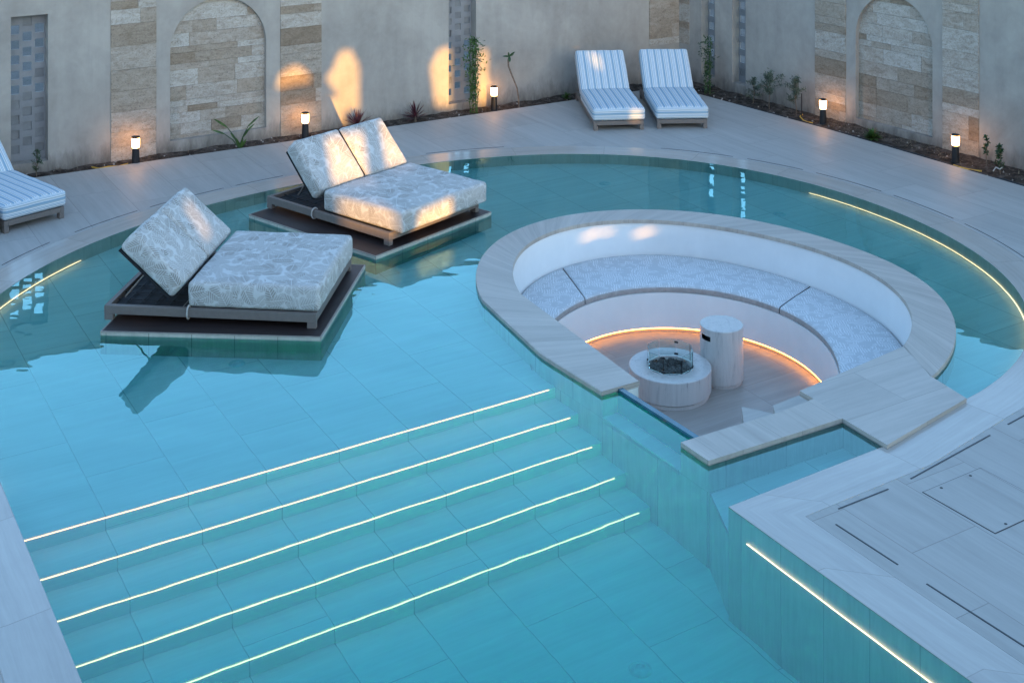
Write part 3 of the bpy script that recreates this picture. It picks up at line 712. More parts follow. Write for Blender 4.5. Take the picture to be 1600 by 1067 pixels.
# left wall
fL = (WO, WA); L = lambda px: wl(px, WO, WA)
wallL = empty('garden_wall', (WO[0], WO[1], 0), 0, 'long grey plastered garden wall behind the two daybeds, with one arched niche', 'wall')
WI = Matrix.Translation((-WO[0], -WO[1], 0))
kids = []
end = L(1061)
s0, s1 = L(17), L(75); zs0, zs1 = .12, wz(45, 25, WO, WA)
m0, m1 = L(701), L(744)
n0, n1 = L(266), L(416); nzb = wz(330, 212, WO, WA); nzt = wz(341, -3, WO, WA)
kids.append(poly('plaster', rect(L(-500), end + .0, -.15, HW), [rect(s0, s1, zs0, zs1), rect(m0, m1, .10, HW - .12), arch(n0, n1, nzb, nzt)], 0, .205, M_wall, None, fL))
kids.append(blocks('niche_stone', n0 - .04, n1 + .04, nzb - .04, nzt + .04, .075, .05, fL, None, 5, (.15, .26), (.35, .95)))
for (a, b, sd) in ((173, 244, 11), (438, 502, 23), (1014, 1061, 37)):
    kids.append(blocks('stone_pillar', L(a), L(b) + (.012 if a > 1000 else 0), -.12 if a < 1000 else .62, HW, -.012, .02, fL, None, sd, (.2, .34), (.35, .7), True))
kids.append(poly('wall_cap', rect(L(-500), end + .02, HW, HW + .04), [], -.03, .27, M_wall, None, fL))
k0 = len(C.objects)
def grab(fn, *a, **k):
    before = set(C.objects); fn(*a, **k); return [o for o in C.objects if o not in before]
kids += grab(screen, fL, s0, s1, zs0, zs1, 3, None, (1.0, 1.9), 3, M_screen)
kids += grab(screen, fL, m0, m1, .10, HW - .12, 3, None, (.12, 1.0), 8, M_screen, .105, .19, .75)
for o in kids: o.parent = wallL; o.matrix_parent_inverse = WI
# right wall
fR = (RAx, RA); Rr = lambda px: wl(px, RAx, RA)
wallR = empty('garden_wall', (RAx[0], RAx[1], 0), 0, 'grey plastered garden wall on the right behind the curved rim, with arched niche and two narrow block screens', 'wall')
WI2 = Matrix.Translation((-RAx[0], -RAx[1], 0)); kids = []
a0_, a1_, b0_, b1_ = Rr(1096), Rr(1117), Rr(1144), Rr(1165)
n0, n1 = Rr(1337), Rr(1457); nzb = wz(1400, 201, RAx, RA) ; nzt = wz(1395, -6, RAx, RA)
kids.append(poly('plaster', rect(0.0, Rr(2100), -.15, HW), [rect(a0_, a1_, .15, HW - .1), rect(b0_, b1_, .15, HW - .1), arch(n0, n1, nzb, nzt)], 0, .205, M_wall, None, fR))
kids.append(blocks('niche_stone', n0 - .04, n1 + .04, nzb - .04, nzt + .04, .075, .05, fR, None, 15, (.15, .26), (.35, .95)))
for (a, b, sd) in ((1274, 1322, 41), (1473, 1530, 53), (1061, 1077, 61)):
    kids.append(blocks('stone_pillar', Rr(a), Rr(b), -.12 if a > 1100 else .62, HW, -.012, .02, fR, None, sd, (.2, .34), (.35, .7), True))
kids.append(poly('wall_cap', rect(.02, Rr(2100), HW, HW + .04), [], -.03, .27, M_wall, None, fR))
kids += grab(screen, fR, a0_, a1_, .15, HW - .1, 2, None, (.3, 2.3), 4, M_screen, .12, .23, .9)
kids += grab(screen, fR, b0_, b1_, .15, HW - .1, 2, None, (.3, 2.3), 6, M_screen, .12, .23, .95)
for o in kids: o.parent = wallR; o.matrix_parent_inverse = WI2

# ------------------------------------------------------------------ unseen wall added behind the viewer, its holes cut to place the sun patches
BY = -4.0
def hole(P3):
    out = []
    for p in P3:
        t = p.y - BY; out.append((p.x + SX * t, p.z + SZ * t))
    return out
nL = Vector((-math.sin(WA), math.cos(WA), 0)); pL = (WO[0], WO[1], 0)
def onwall(s): return [ray(*map(float, a.split(',')), pL, nL) for a in s.split()]
D1r = R(-4.2); d1u = Vector((math.cos(D1r), math.sin(D1r), 0)); bp1 = Vector((-1.9, 12.9, 0)) - d1u * 1.31 + Vector((0, 0, .47)); bn1 = d1u * math.sin(R(41.7)) + Vector((0, 0, math.cos(R(41.7))))
def at3(s, z): return [Vector((*at(*map(float, a.split(',')), z), z)) for a in s.split()]
D2r = R(-39.5); d2u = Vector((math.cos(D2r), math.sin(D2r), 0)); d2v = Vector((-math.sin(D2r), math.cos(D2r), 0))
f2 = Vector((-1.238, 15.15, 0))
def onplane(s, p, n): return [ray(*map(float, a.split(',')), p, n) for a in s.split()]
bk = (Vector((-math.cos(R(45)), 0, math.sin(R(45))))); bp = f2 - d2u * 1.31 + Vector((0, 0, .43)); bn = d2u * math.sin(R(45)) + Vector((0, 0, math.cos(R(45))))
holes = [
    onwall("431,139 436,118 450,107 463,103 478,112 487,128"),
    onwall("509,122 526,97 534,90 547,90 560,103 561,173 545,173"),
    onwall("672,105 684,80 700,74 709,80 709,168 680,168"),
    onwall("747,78 762,80 762,166 747,166"),
    onplane("507,217 567,206 576,278 520,288", bp, bn),
    onplane("592,190 606,183 640,252 604,262", bp, bn),
    onplane("526,306 613,324 620,372 530,350", f2, d2v),
    onplane("286,321 293,313 331,366 322,374", bp1, bn1),
    at3("906,352 924,350 912,374 900,376", -.15), at3("928,351 944,350 936,362 926,362", -.15), at3("988,349 1006,349 1003,372 990,372", -.15),
    [Vector((1.33, 21.9, .60)), Vector((1.44, 21.9, .60)), Vector((1.44, 21.9, .83)), Vector((1.33, 21.9, .83))],
    [Vector((1.85, 20.2, .15)), Vector((1.97, 20.2, .15)), Vector((1.97, 20.2, .33)), Vector((1.85, 20.2, .33))],
    onplane("653,334 706,309 706,345 650,372", f2, d2u),
    ]
H2 = [hole(h) for h in holes]; H2[1] = [(5.92, 4.43), (6.05, 4.56), (6.11, 4.74), (6.2, 4.84), (6.37, 4.83), (6.50, 4.58), (6.5, 3.9), (6.24, 3.9), (6.29, 3.61), (5.91, 3.57), (5.95, 4.10), (6.14, 4.14)]; H2.pop(5)
blocker = poly('sun_blocker', [(-45, -.3), (20, -.3), (20, 7.2), (-45, 7.2)], H2, 0, .03, M_blocker, None, ((0, BY), 0))
tag(blocker, 'unseen wall added behind the viewer, its holes cut to shape the low sun into patches', 'sun_blocker')

# ------------------------------------------------------------------ soft furniture
def rbox(sx, sy, sz, r, crown=.012, seed=0, stripes=False, nx=14, ny=14):
    """rounded cushion, corner at the origin; returns verts, faces, uvs"""
    def axis(L_, n): return [0, r * .3, r * .65, r] + [r + (L_ - 2 * r) * k / n for k in range(1, n)] + [L_ - r, L_ - r * .65, L_ - r * .3, L_]
    X, Y_, Z = axis(sx, nx), axis(sy, ny), axis(sz, 3)
    V = []; idx = {}; Fc = []; U = []
    def vert(x, y, z):
        k = (round(x, 5), round(y, 5), round(z, 5))
        if k not in idx:
            c = Vector((min(max(x, r), sx - r), min(max(y, r), sy - r), min(max(z, r), sz - r))); d = Vector((x, y, z)) - c
            p = c + d.normalized() * r if d.length > 1e-6 else Vector((x, y, z))
            if d.length > 1e-6 and sum(abs(q) > 1e-6 for q in d) == 1: p = Vector((x, y, z))
            fx = math.sin(math.pi * min(max(x / sx, 0), 1)); fy = math.sin(math.pi * min(max(y / sy, 0), 1)); fz = math.sin(math.pi * z / sz)
            nz = pnoise(Vector((x * 3 + seed, y * 3, z * 3))); n2 = pnoise(Vector((x * 9 + seed, y * 9, z * 9)))
            if z > sz * .5: p.z += crown * (fx * fy) ** .5 + .006 * nz + .003 * n2
            e = .012 * fz
            if x < r: p.x -= e * (fy ** .3) + .004 * n2
            if x > sx - r: p.x += e * (fy ** .3) + .004 * n2
            if y < r: p.y -= e * (fx ** .3) + .004 * n2
            if y > sy - r: p.y += e * (fx ** .3) + .004 * n2
            idx[k] = len(V); V.append(p)
        return idx[k]
    def grid(A_, B_, f, uvf, flip):
        for i in range(len(A_) - 1):
            for j in range(len(B_) - 1):
                q = [(A_[i], B_[j]), (A_[i + 1], B_[j]), (A_[i + 1], B_[j + 1]), (A_[i], B_[j + 1])]
                if flip: q = q[::-1]
                Fc.append(tuple(vert(*f(a, b)) for a, b in q)); U.append([uvf(a, b) for a, b in q])
    sd = (lambda s, z: (z + .02, s)) if stripes else (lambda s, z: (s + 3.1, z + 1.7))
    grid(X, Y_, lambda a, b: (a, b, sz), lambda a, b: (a, b), False); grid(X, Y_, lambda a, b: (a, b, 0), lambda a, b: (a, b), True)
    grid(X, Z, lambda a, b: (a, 0, b), sd, False); grid(X, Z, lambda a, b: (a, sy, b), sd, True)
    grid(Y_, Z, lambda a, b: (0, a, b), sd, True); grid(Y_, Z, lambda a, b: (sx, a, b), sd, False)
    return V, Fc, U
def cushion(name, dims, M, mat, parent, seed=0, stripes=False, r=.04, crown=.014):
    V, Fc, U = rbox(*dims, r, crown, seed, stripes); return mesh_obj(name, [M @ v for v in V], Fc, mat, parent, U, True)

# daybeds: x runs head (-) to foot (0), y from the near rail to the far one
def make_daybed(ang_, shift, seed):
    t = empty('daybed', (0, 0, 0)); Ln, Wd = 2.13, 1.56
    f = MB(); f.box(-Ln, 0, 0, .05, .06, .145); f.box(-Ln, 0, Wd - .05, Wd, .06, .145); f.box(-Ln, -Ln + .05, .051, Wd - .051, .06, .144); f.box(-.05, 0, .051, Wd - .051, .06, .144)
    for x in (-1.36, -.9, -.45): f.box(x, x + .04, .051, Wd - .051, .10, .135)
    f.build('frame', M_frame, t, bevel=.004)
    for x in (-Ln, -.09):
        for y in (0.001, Wd - .061): MB().box(x + .001, x + .089, y, y + .06, 0, .0595).build('leg', M_frame, t, bevel=.003)
    nt_ = MB()   # dark webbing and wires in the open head end
    for k in range(9): y = .06 + k * (Wd - .14) / 8; nt_.box(-Ln + .05, -1.36, y, y + .012, .112, .118)
    for k in range(5): x = -Ln + .16 + k * .15; nt_.box(x, x + .012, .051, Wd - .051, .119, .125)
    nt_.box(-Ln + .051, -1.361, .051, Wd - .051, .090, .098); nt_.build('webbing', M_dark, t)
    MB().box(-1.34, -.05, .055, Wd - .055, .1351, .142).build('base_panel', M_dark, t)
    hx = -1.31 + shift; dc, ds = math.cos(ang_), math.sin(ang_)
    cushion('seat_mattress', (1.31, 1.50, .25), Matrix.Translation((-1.29 + shift, .0 + (.03 if shift == 0 else .06), .146)), M_print, t, seed)
    # local frame of the back: x' up along the back, z' its front normal
    Mb = Matrix(((-dc, 0, ds, hx - .23 * ds), (0, -1, 0, 1.50 + (.03 if shift == 0 else .06)), (ds, 0, dc, .396 - .23 * dc), (0, 0, 0, 1)))
    for k in range(2):
        cushion('back_cushion', (.71, .733, .225), Mb @ Matrix.Translation((0, k * .767, 0)), M_print, t, seed + 5 * k + 2, crown=.01)
    MB().box(.03, .69, .737, .763, -.003, .195, Mb).build('seam_shade', M_dark, t)  # dark filler box standing in for the shade between the two back cushions
    fr_ = MB(); fr_.box(.02, .70, .02, .06, -.03, -.004, Mb); fr_.box(.02, .70, 1.44, 1.48, -.03, -.004, Mb); fr_.box(.02, .06, .061, 1.439, -.03, -.004, Mb); fr_.box(.62, .66, .061, 1.439, -.03, -.004, Mb); fr_.box(.061, .619, .061, 1.439, -.018, -.008, Mb)
    fr_.build('back_frame', M_dark, t)
    for y in (.25, 1.25):
        p = Mb @ Vector((.36, y, -.02)); MB().tube([p, (p.x - .28, p.y, .125)], .009, 8).build('strut', M_strut, t, True)
    xs = -1.28; ring_ = [(xs, .025 + .052 * math.cos(a), .103 + .062 * math.sin(a)) for a in np.linspace(0, 2 * math.pi, 25)]
    MB().tube(ring_, .009, 8).build('rope_loop', M_rope, t, True)
    return t
d1 = make_daybed(R(41.7), 0.0, 1); d1.location = (-1.90, 12.90, .0405); d1.rotation_euler.z = R(-5.8)
tag(d1, 'double daybed with leaf print cushions on the front left platform, raised backrest', 'daybed', 'leaf print daybeds')
d2 = make_daybed(R(45.5), .12, 30); d2.location = (-1.40, 15.17, .0405); d2.rotation_euler.z = D2r
tag(d2, 'double daybed with sunlit patches on its leaf print cushions, on the rear platform', 'daybed', 'leaf print daybeds')
def platform(Fp, Lp, Rp, label):
    Fp, Lp, Rp = Vector(Fp), Vector(Lp), Vector(Rp); B = Lp + Rp - Fp
    t = empty('daybed_platform', (Fp.x, Fp.y, -.45), 0, label, 'platform', 'platforms standing in the pool')
    q = [p - Fp for p in (Fp, Rp, B, Lp)]; an = math.atan2((Fp - Lp).y, (Fp - Lp).x)
    poly('tiled_base', q, [], 0.0, .478, M_plat, t, rot=an)
    c = sum(q, Vector((0, 0))) / 4; inn = [c + (p - c) * .989 for p in q]
    poly('edge_trim', [c + (p - c) * 1.003 for p in q], [inn], .4785, .4875, M_trim, t, rot=an)
    poly('wood_deck', [c + (p - c) * .9885 for p in q], [], .4785, .4895, M_wood, t, rot=an + R(90))
M_plat = travertine('platform_tile', (.47, .45, .38), (.36, .35, .295), (3.0, .42), 1, .5, offs=0.0, joint=.6, var=.2, mortar=.005)
platform(at(501.8, 525.9, .04), at(157, 517, .04), at(570.8, 413.4, .04), 'low dark timber topped platform under the front left daybed')
platform(at(587, 400, .04), at(388.8, 334.8, .04), at(767.7, 331, .04), 'low dark timber topped platform under the rear daybed')

# sun loungers: x across (0..0.77), y from foot (0) to head
def make_lounger(seed):
    t = empty('sun_lounger', (0, 0, 0)); W_, Ln = .77, 1.95
    f = MB(); f.box(0, .05, 0, Ln, .075, .145); f.box(W_ - .05, W_, 0, Ln, .075, .145); f.box(.051, W_ - .051, 0, .05, .08, .143); f.box(.051, W_ - .051, Ln - .05, Ln, .08, .143)
    for y in (.45, .9, 1.3): f.box(.051, W_ - .051, y, y + .05, .1, .14)
    f.build('frame', M_frame, t, bevel=.004)
    for y in (.001, Ln - .071):
        for x in (.001, W_ - .061): MB().box(x, x + .06, y, y + .07, 0, .0745).build('leg', M_frame, t, bevel=.003)
    cushion('seat_mattress', (.80, 1.30, .19), Matrix.Translation((-.015, -.02, .152)), M_stripe, t, seed, True, r=.035)
    a = R(40); Mb = Matrix(((1, 0, 0, -.015), (0, math.cos(a), -math.sin(a), 1.285 + .10 * math.sin(a)), (0, math.sin(a), math.cos(a), .335 - .16 * math.cos(a)), (0, 0, 0, 1)))
    cushion('back_cushion', (.80, .80, .16), Mb, M_stripe, t, seed + 3, True, r=.035)
    fb = MB(); fb.box(.03, .07, .02, .76, -.03, -.004, Mb); fb.box(.73, .77, .02, .76, -.03, -.004, Mb); fb.box(.071, .729, .6, .64, -.03, -.004, Mb); fb.build('back_frame', M_dark, t)
    p = Mb @ Vector((.4, .45, -.02)); MB().tube([p, (p.x, p.y + .2, .12)], .01).build('strut', M_strut, t, True)
    return t
L0 = make_lounger(4); LG = 'striped sun loungers on the deck'
spots = [(at(928, 205), R(5.5), 'left striped sun lounger of the pair in the far corner, standing nearest the bare stem'),
         (at(1027, 202), R(2.5), 'right striped sun lounger of the pair in the far corner, next to the narrow screens'),
         (at(6.6, 366), R(48), 'striped sun lounger cut off by the left edge, foot end towards the pool'),
         ((at(6.6, 366)[0] - .86 * math.cos(R(48)), at(6.6, 366)[1] - .86 * math.sin(R(48))), R(48), 'barely visible sliver of a striped lounger at the very left edge of the photo')]
for k, (p, rz, lb) in enumerate(spots):
    o = L0 if k == 0 else copy_tree(L0); o.location = (p[0], p[1], .0005); o.rotation_euler.z = rz; tag(o, lb, 'sun lounger', LG)

# fire table and side column in the pit
cx, cy = 1.616, 13.61
ft = empty('fire_table', (cx, cy, -.8995), 0, 'low round veined marble fire table with glass guard and dark lava stones', 'fire table')
r = .419; MB().lathe([(0, .0), (r - .02, 0), (r - .02, .035), (r - .03, .04), (r - .008, .045), (r, .052), (r, .273), (r - .006, .279), (.235, .279), (.225, .272), (.225, .20), (0, .20)], 72).build('body', M_marble, ft, True)
rnd = random.Random(7)
def rocks(n, rad, z, name, parent, mat, smin=.018, smax=.035):
    V = []; Fc = []
    for _ in range(n):
        a, q = rnd.uniform(0, 6.283), rad * math.sqrt(rnd.random()); s = rnd.uniform(smin, smax); b = len(V)
        bm = bmesh.new(); bmesh.ops.create_icosphere(bm, subdivisions=1, radius=s)
        for v in bm.verts: V.append(Vector((a and q * math.cos(a), q * math.sin(a), z + rnd.uniform(0, .02))) + v.co * rnd.uniform(.65, 1.2))
        for f_ in bm.faces: Fc.append(tuple(b + v.index for v in f_.verts))
        bm.free()
    return mesh_obj(name, V, Fc, mat, parent)
ls = rocks(150, .205, .235, 'lava_stones', ft, M_lava); tag(ls, kind='stuff')
g = MB(); n = 8
for k in range(n):
    a0, a1 = 2 * math.pi * (k + .04) / n + .39, 2 * math.pi * (k + .96) / n + .39; b = len(g.v); R1, R2 = .238, .232
    g.v += [Vector((q * math.cos(a), q * math.sin(a), z)) for z in (.281, .45) for q, a in ((R1, a0), (R1, a1), (R2, a1), (R2, a0))]
    g.f += [tuple(b + i for i in f_) for f_ in ((3, 2, 1, 0), (4, 5, 6, 7), (0, 1, 5, 4), (1, 2, 6, 5), (2, 3, 7, 6), (3, 0, 4, 7))]
g.build('glass_guard', M_glass, ft)
for k in range(n):
    a = 2 * math.pi * k / n + .39
    for z in ((.30, .42) if k == 1 else (.30,) if k % 2 else ()):
        M = Matrix.Translation((.235 * math.cos(a), .235 * math.sin(a), z)) @ Matrix.Rotation(a + math.pi / 2, 4, 'Z')
        MB().box(-.02, .02, -.007, .007, -.008, .008, M).build('clip', M_black, ft)
tx, ty = 2.185, 13.88
sd_ = empty('side_column', (tx, ty, -.8995), 0, 'tall veined marble cylinder with dark handle slot beside the fire table', 'side table')
def column():
    V, Fc = [], []; r = .224; n = 64; zs = [.0, .03, .034, .036, .47, .52, .584, .59]; rr = [r - .015, r - .015, r - .015, r, r, r, r, r - .005]
    for z, q in zip(zs, rr):
        for k in range(n): a = 2 * math.pi * k / n; V.append((q * math.cos(a), q * math.sin(a), z))
    for i in range(len(zs) - 1):
        for k in range(n):
            a = math.degrees(2 * math.pi * k / n)
            if i == 4 and 194 < a < 228: continue
            Fc.append((i * n + k, i * n + (k + 1) % n, (i + 1) * n + (k + 1) % n, (i + 1) * n + k))
    Fc.append(tuple((len(zs) - 1) * n + k for k in range(n)))
    o = mesh_obj('body', V, Fc, M_marble, sd_); return o
column()
MB().lathe([(.17, .40), (.17, .58)], 40).build('handle_slot', M_dark, sd_)

# bollard lamps
def bollard():
    t = empty('bollard_lamp', (0, 0, 0))
    MB().lathe([(0, 0), (.062, 0), (.062, .008), (.056, .012), (.047, .22), (.047, .235), (0, .235)], 28).build('post', M_black, t, True)
    MB().lathe([(.046, .2355), (.052, .25), (.0545, .30), (.0545, .372), (.0, .3725)], 28).build('diffuser', M_lamp, t, True)
    MB().lathe([(0, .3735), (.058, .3735), (.058, .386), (.05, .392), (0, .393)], 28).build('cap', M_black, t, True)
    return t
b0 = bollard()
for k, (px, t_, lb) in enumerate(((212, .12, 'lit bollard lamp on the left, in front of the leftmost stone pillar'), (477, .30, 'lit bollard lamp in front of the stone pillar between niche and daybed backrest'), (772, .42, 'lit bollard lamp beside the climbing plant and middle screen'),
                                (1286, .45, 'lit bollard lamp in front of the pillar left of the right niche'), (1493, .40, 'lit bollard lamp nearest the right edge, in front of the rightmost pillar'))):
    o = b0 if k == 0 else copy_tree(b0); x, y, z = bed_pt(px, -.02, t_); o.location = (x, y, -.03); tag(o, lb, 'bollard lamp', 'lit bollard lamps in the planting bed')

# ------------------------------------------------------------------ plants and hoses in the bed
def leaf(V, Fc, p, d, up_, L_, w_, bend=.3, n=4, fold=.15):
    d = d.normalized(); s = d.cross(up_); s = s.normalized() if s.length > 1e-3 else Vector((1, 0, 0)); b = len(V); q = p.copy(); dd = d.copy()
    for k in range(n + 1):
        t = k / n; ww = w_ * math.sin(math.pi * min(1, .12 + .88 * t)) ** .8 if k < n else 0.0
        V += [q - s * ww / 2, q + up_ * (-fold * ww), q + s * ww / 2]
        dd = (dd + Vector((0, 0, -bend / n))).normalized(); q = q + dd * (L_ / n)
    for k in range(n):
        Fc += [(b + 3 * k, b + 3 * k + 1, b + 3 * k + 4, b + 3 * k + 3), (b + 3 * k + 1, b + 3 * k + 2, b + 3 * k + 5, b + 3 * k + 4)]
def plant(name, px, t_, label, cat, build, group=None):
    x, y, z = bed_pt(px, -.03, t_); e = empty(name, (x, y, z), 0, label, cat, group); build(e); return e
def rosette(mat, n, L_, w_, seed, up=(.2, 1.2), bend=.5, h=0.0):
    def f(e):
        r_ = random.Random(seed); V, Fc = [], []
        for _ in range(n):
            a = r_.uniform(0, 6.283); el = r_.uniform(*up); d = Vector((math.cos(a) * math.cos(el), math.sin(a) * math.cos(el), math.sin(el)))
            leaf(V, Fc, Vector((0, 0, h + r_.uniform(0, .04))), d, Vector((0, 0, 1)).cross(d).cross(d) * -1, L_ * r_.uniform(.7, 1.1), w_, bend * r_.uniform(.3, 1.1), 5)
        mesh_obj('foliage', V, Fc, mat, e, None, True)
        MB().tube([(0, 0, 0), (0, 0, h + .04)], [.02, .012], 7).build('stem', M_bark, e, True)
    return f
def shrub(mat, hgt, rad, n, ll, lw, seed, trunk=.3, nb=7, lean=(0, 0), shape=1.0, tr=.008):
    def f(e):
        r_ = random.Random(seed); V, Fc = [], []; mb_ = MB(); pts = []
        top = Vector((lean[0], lean[1], hgt)); st = [Vector((0, 0, 0)).lerp(top, k / 6) + Vector((r_.gauss(0, .008), r_.gauss(0, .008), 0)) * (k > 0) for k in range(7)]
        mb_.tube(st, [tr * (1 - .1 * k) for k in range(7)], 6)
        for k in range(nb):
            t = trunk + (1 - trunk) * (k + r_.random()) / nb; i = min(5, int(t * 6)); p = st[i].lerp(st[i + 1], t * 6 - i)
            a = r_.uniform(0, 6.283); q_ = rad * (math.sin(math.pi * min(1, (t - trunk) / (1 - trunk) * .8 + .18))) ** shape * r_.uniform(.6, 1.1)
            e_ = p + Vector((math.cos(a) * q_, math.sin(a) * q_, r_.uniform(.05, .7) * q_ + .02)); m_ = p.lerp(e_, .5) + Vector((0, 0, .01))
            mb_.tube([p, m_, e_], [tr * .5, tr * .4, tr * .2], 5); pts += [(p, m_, e_)]
        pts.append((st[3], st[5], st[6]))
        for _ in range(n):
            a_, b_, c_ = r_.choice(pts); t = r_.uniform(.15, 1.05); p = (a_.lerp(b_, t * 2) if t < .5 else b_.lerp(c_, t * 2 - 1)) + Vector([r_.gauss(0, rad * .09) for _ in range(3)])
            d = Vector((r_.gauss(0, 1), r_.gauss(0, 1), r_.gauss(.4, .7))).normalized(); leaf(V, Fc, p, d, Vector((r_.gauss(0, .4), r_.gauss(0, .4), 1)).normalized(), ll * r_.uniform(.6, 1.2), lw, .3, 2)
        mb_.build('stem', M_bark, e, True); mesh_obj('foliage', V, Fc, mat, e)
    return f
plant('rosemary_plant', 57, .45, 'small upright rosemary in front of the left block screen', 'plant', shrub(M_leafd, .34, .07, 260, .045, .009, 3, .15, 12))
def strelitzia(e):
    V, Fc = [], []; mb_ = MB()
    for (dx, dz, L_, wd, sd) in ((-.40, .50, .24, .035, 1), (-.48, .34, .20, .032, 2), (.28, .52, .22, .032, 3), (.18, .36, .2, .03, 4), (.10, .26, .16, .035, 6), (-.1, .2, .14, .035, 5)):
        p = Vector((dx * .45, 0, dz * .62)); mb_.tube([(0, 0, 0), (dx * .2, .01, dz * .36), p], [.012, .008, .006], 6)
        leaf(V, Fc, p, Vector((dx, .04, abs(dz) * .55)), Vector((-dz, -.7, abs(dx))).normalized(), L_, wd, .15, 6)
    for k in range(5): a = k * 1.3; leaf(V, Fc, Vector((.02, 0, 0)), Vector((math.cos(a) * .5, math.sin(a) * .3, 1)), Vector((0, -1, .2)), .17, .035, .2, 4)
    mesh_obj('foliage', V, Fc, M_leaf, e, None, True); mb_.build('stem', M_leafd, e, True)
plant('strelitzia_plant', 374, .25, 'green plant with a few long arching leaves under the left niche', 'plant', strelitzia)
plant('cordyline_plant', 558, .35, 'spiky dark red cordyline just above the rear daybed backrest', 'plant', rosette(M_red, 46, .30, .020, 12, (.15, 1.45), .35, .05), 'dark red cordylines')
plant('cordyline_plant', 649, .35, 'spiky dark red cordyline between the rear daybed and the middle screen', 'plant', rosette(M_red, 44, .29, .020, 19, (.15, 1.45), .35, .05), 'dark red cordylines')
def climber(hgt, n, seed, mat, spread=.07):
    def f(e):
        r_ = random.Random(seed); V, Fc = [], []; mb_ = MB()
        for k in range(6):
            x = r_.uniform(-.06, .06); st = [Vector((x + r_.gauss(0, .012), r_.gauss(0, .012), hgt * j / 8)) for j in range(9)]; mb_.tube(st[:r_.randint(6, 9)], .005, 5)
        for _ in range(n):
            z = hgt * r_.random() ** .8; q = spread * (1.6 if .55 < z / hgt < .9 else .8); p = Vector((r_.gauss(0, q), r_.gauss(0, q * .7), z)); d = Vector((r_.gauss(0, 1), r_.gauss(0, 1), r_.gauss(0, .8))).normalized()
            leaf(V, Fc, p, d, Vector((0, -.3, 1)).normalized(), r_.uniform(.035, .07), .026, .4, 2)
        mb_.build('stem', M_leaf, e, True); mesh_obj('foliage', V, Fc, mat, e)
    return f
plant('climbing_plant', 740, .45, 'tall light green climbing plant growing up beside the middle screen', 'plant', climber(1.22, 620, 31, M_leaf, .055))
def stem_plant(e):
    P = [Vector(p) for p in ((.03, 0, 0), (.03, 0, .12), (.0, .0, .32), (-.08, 0, .52), (-.14, 0, .68), (-.145, 0, .78), (-.13, 0, .84))]
    MB().tube(P, [.012, .012, .012, .013, .014, .014, .009], 8).build('stem', M_bark, e, True); V, Fc = [], []; t = P[-1]
    for d, L_ in (((-1, -.1, .1), .11), ((.8, -.2, .75), .13), ((-.2, -.3, 1), .08), ((.1, -.8, -.6), .12), ((.4, .3, .2), .1)): leaf(V, Fc, t, Vector(d), Vector((.1, -.6, 1)).normalized(), L_, .045, .15, 4)
    mesh_obj('foliage', V, Fc, M_leafd, e)
plant('frangipani_plant', 808, .3, 'bare curved frangipani stem with a small leaf tuft beside a bollard lamp', 'plant', stem_plant)
plant('grass_tuft', 885, .35, 'low green tuft of leaves behind the left lounger of the far pair', 'plant', rosette(M_leaf, 60, .12, .018, 8, (.2, 1.4), .4))
plant('climbing_plant', 1106, .35, 'green climbing plant in front of the first narrow screen by the far loungers', 'plant', climber(.98, 330, 77, M_leafd, .045))
plant('olive_sapling', 1202, .5, 'olive sapling with thin trunk between the narrow screens and the right pillar', 'plant', shrub(M_olive, .54, .26, 900, .055, .013, 21, .4, 13), 'grey green olive saplings')
plant('olive_sapling', 1177, .6, 'low bushy olive sapling right beside the second narrow screen', 'plant', shrub(M_olive, .40, .16, 520, .05, .013, 25, .1, 10), 'grey green olive saplings')
plant('olive_sapling', 1244, .55, 'olive sapling tied beside a thin dark stake', 'plant', shrub(M_olive, .58, .19, 760, .055, .013, 29, .3, 12), 'grey green olive saplings')
x, y, z = bed_pt(1252.5, -.04, .45); st = MB().tube([(0, 0, 0), (0, 0, .40)], .008, 8).build('plant_stake', M_black, None, True); st.location = (x, y, z); tag(st, 'thin dark stake beside the third olive sapling', 'stake')
plant('broadleaf_shrub', 1363, .35, 'small bright green bushy plant under the right niche', 'plant', rosette(M_leaf, 90, .15, .04, 9, (.2, 1.4), .6))
plant('young_citrus', 1541, .55, 'slim leafy sapling right of the last bollard lamp', 'plant', shrub(M_leafd, .44, .05, 120, .05, .022, 44, .35, 9))
plant('young_citrus', 1563, .45, 'short sapling with dense low leaves near the right edge of the photo', 'plant', shrub(M_leafd, .36, .08, 170, .06, .028, 47, .15, 9))
# pale tie between the last two saplings
def hose(pxs, t0, r, mat, name, label, cat, wob=.02, z=-.03):
    P = []
    r_ = random.Random(len(pxs) + int(pxs[0]))
    for k in range(len(pxs)): x, y, z_ = bed_pt(pxs[k], z, t0[k] if isinstance(t0, (list, tuple)) else t0 + r_.uniform(-wob, wob)); P.append((x, y, z_ + r_.uniform(0, .012)))
    P2 = [tuple(v) for v in np.stack([np.interp(np.linspace(0, len(P) - 1, len(P) * 5), range(len(P)), [p[k] for p in P]) for k in range(3)], 1)]
    return tag(MB().tube(P2, r, 6).build(name, mat, None, True), label, cat)
hose([80 + 24 * k for k in range(34)], .10, .011, M_hose, 'irrigation_hose', 'thin black irrigation hose along the bed of the long left wall', 'hose', .03)
hose([1088 + 20 * k for k in range(28)], .14, .012, M_hose, 'irrigation_hose', 'thin black irrigation hose along the bed of the right wall', 'hose', .05)
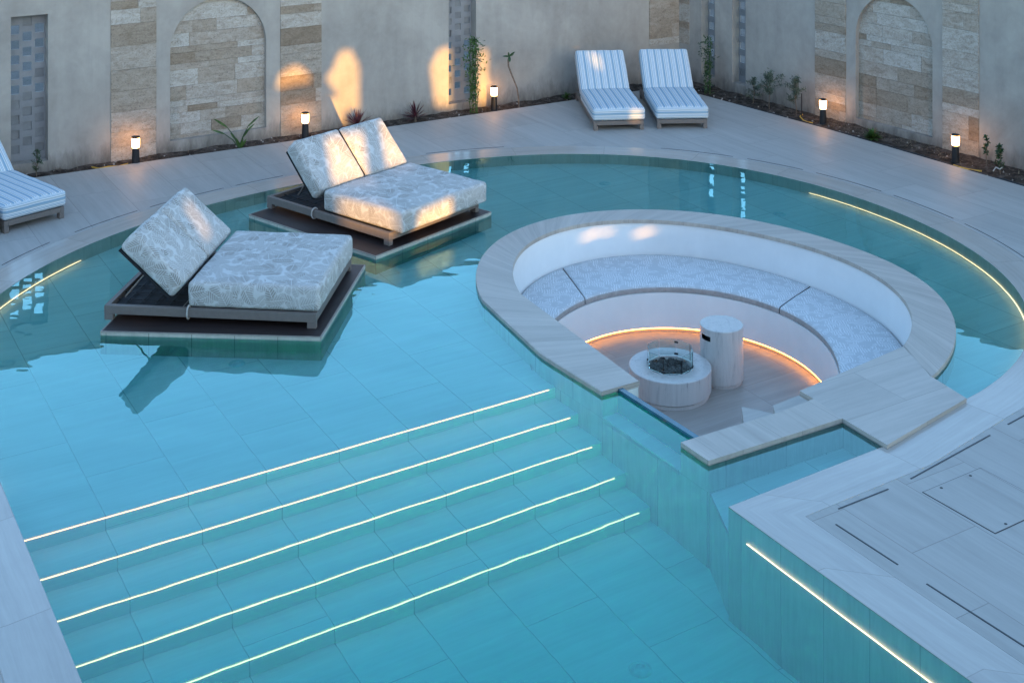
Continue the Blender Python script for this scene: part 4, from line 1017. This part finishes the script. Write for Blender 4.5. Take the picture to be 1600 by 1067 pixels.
hose([143, 155, 170, 185, 200], [.6, .2, .25, .2, .3], .010, M_yellow, 'conduit', 'short yellow conduit on the soil left of the first bollard lamp', 'conduit')
hose([1254, 1250, 1256, 1262, 1270], [.75, .5, .25, .2, .25], .010, M_yellow, 'conduit', 'short yellow conduit beside the stake and olive sapling', 'conduit')
hose([1490, 1498, 1510, 1522, 1534], [.15, .12, .12, .2, .3], .011, M_yellow, 'conduit', 'yellow conduit on the soil in front of the last bollard lamp', 'conduit')
hose([1552, 1556, 1562, 1568], [.1, .35, .3, .5], .008, M_rope, 'plant_tie', 'pale tie wound round the foot of the last two saplings', 'tie', z=.06)
hose([1098, 1103, 1110, 1116], [.2, .35, .5, .8], .018, M_hose, 'pipe_stub', 'black pipe end rising from the soil beside the far right lounger', 'pipe', z=.04)
# small stones and litter of the bed
def pebbles():
    V, Fc = [], []; r_ = random.Random(99)
    for _ in range(90):
        px = r_.choice([r_.uniform(20, 1050), r_.uniform(1090, 1600)])
        try: x, y, z = bed_pt(px, -.02, r_.uniform(.08, .95))
        except Exception: continue
        s = r_.uniform(.006, .022); b = len(V); bm = bmesh.new(); bmesh.ops.create_icosphere(bm, subdivisions=1, radius=s)
        for v in bm.verts: V.append(Vector((x, y, z + .0)) + v.co * r_.uniform(.6, 1.15))
        for f_ in bm.faces: Fc.append(tuple(b + v.index for v in f_.verts))
        bm.free()
    tag(mesh_obj('pebbles', V, Fc, simple('pebble', (.32, .29, .26), .9, var=.4), None), kind='stuff')
pebbles()
def litter():
    V, Fc = [], []; r_ = random.Random(5)
    for _ in range(900):
        px = r_.choice([r_.uniform(80, 1050), r_.uniform(1100, 1600), r_.uniform(1290, 1480)])
        x, y, z = bed_pt(px, .0, r_.uniform(.3, .97)); d = Vector((r_.gauss(0, 1), r_.gauss(0, 1), r_.uniform(0, .9))).normalized()
        leaf(V, Fc, Vector((x, y, z)), d, Vector((0, 0, 1)), r_.uniform(.02, .07), r_.uniform(.006, .014), .6, 2)
    tag(mesh_obj('dry_litter', V, Fc, leafm('dry_leaf', (.10, .075, .05), (.24, .19, .13), .9)), kind='stuff')
litter()
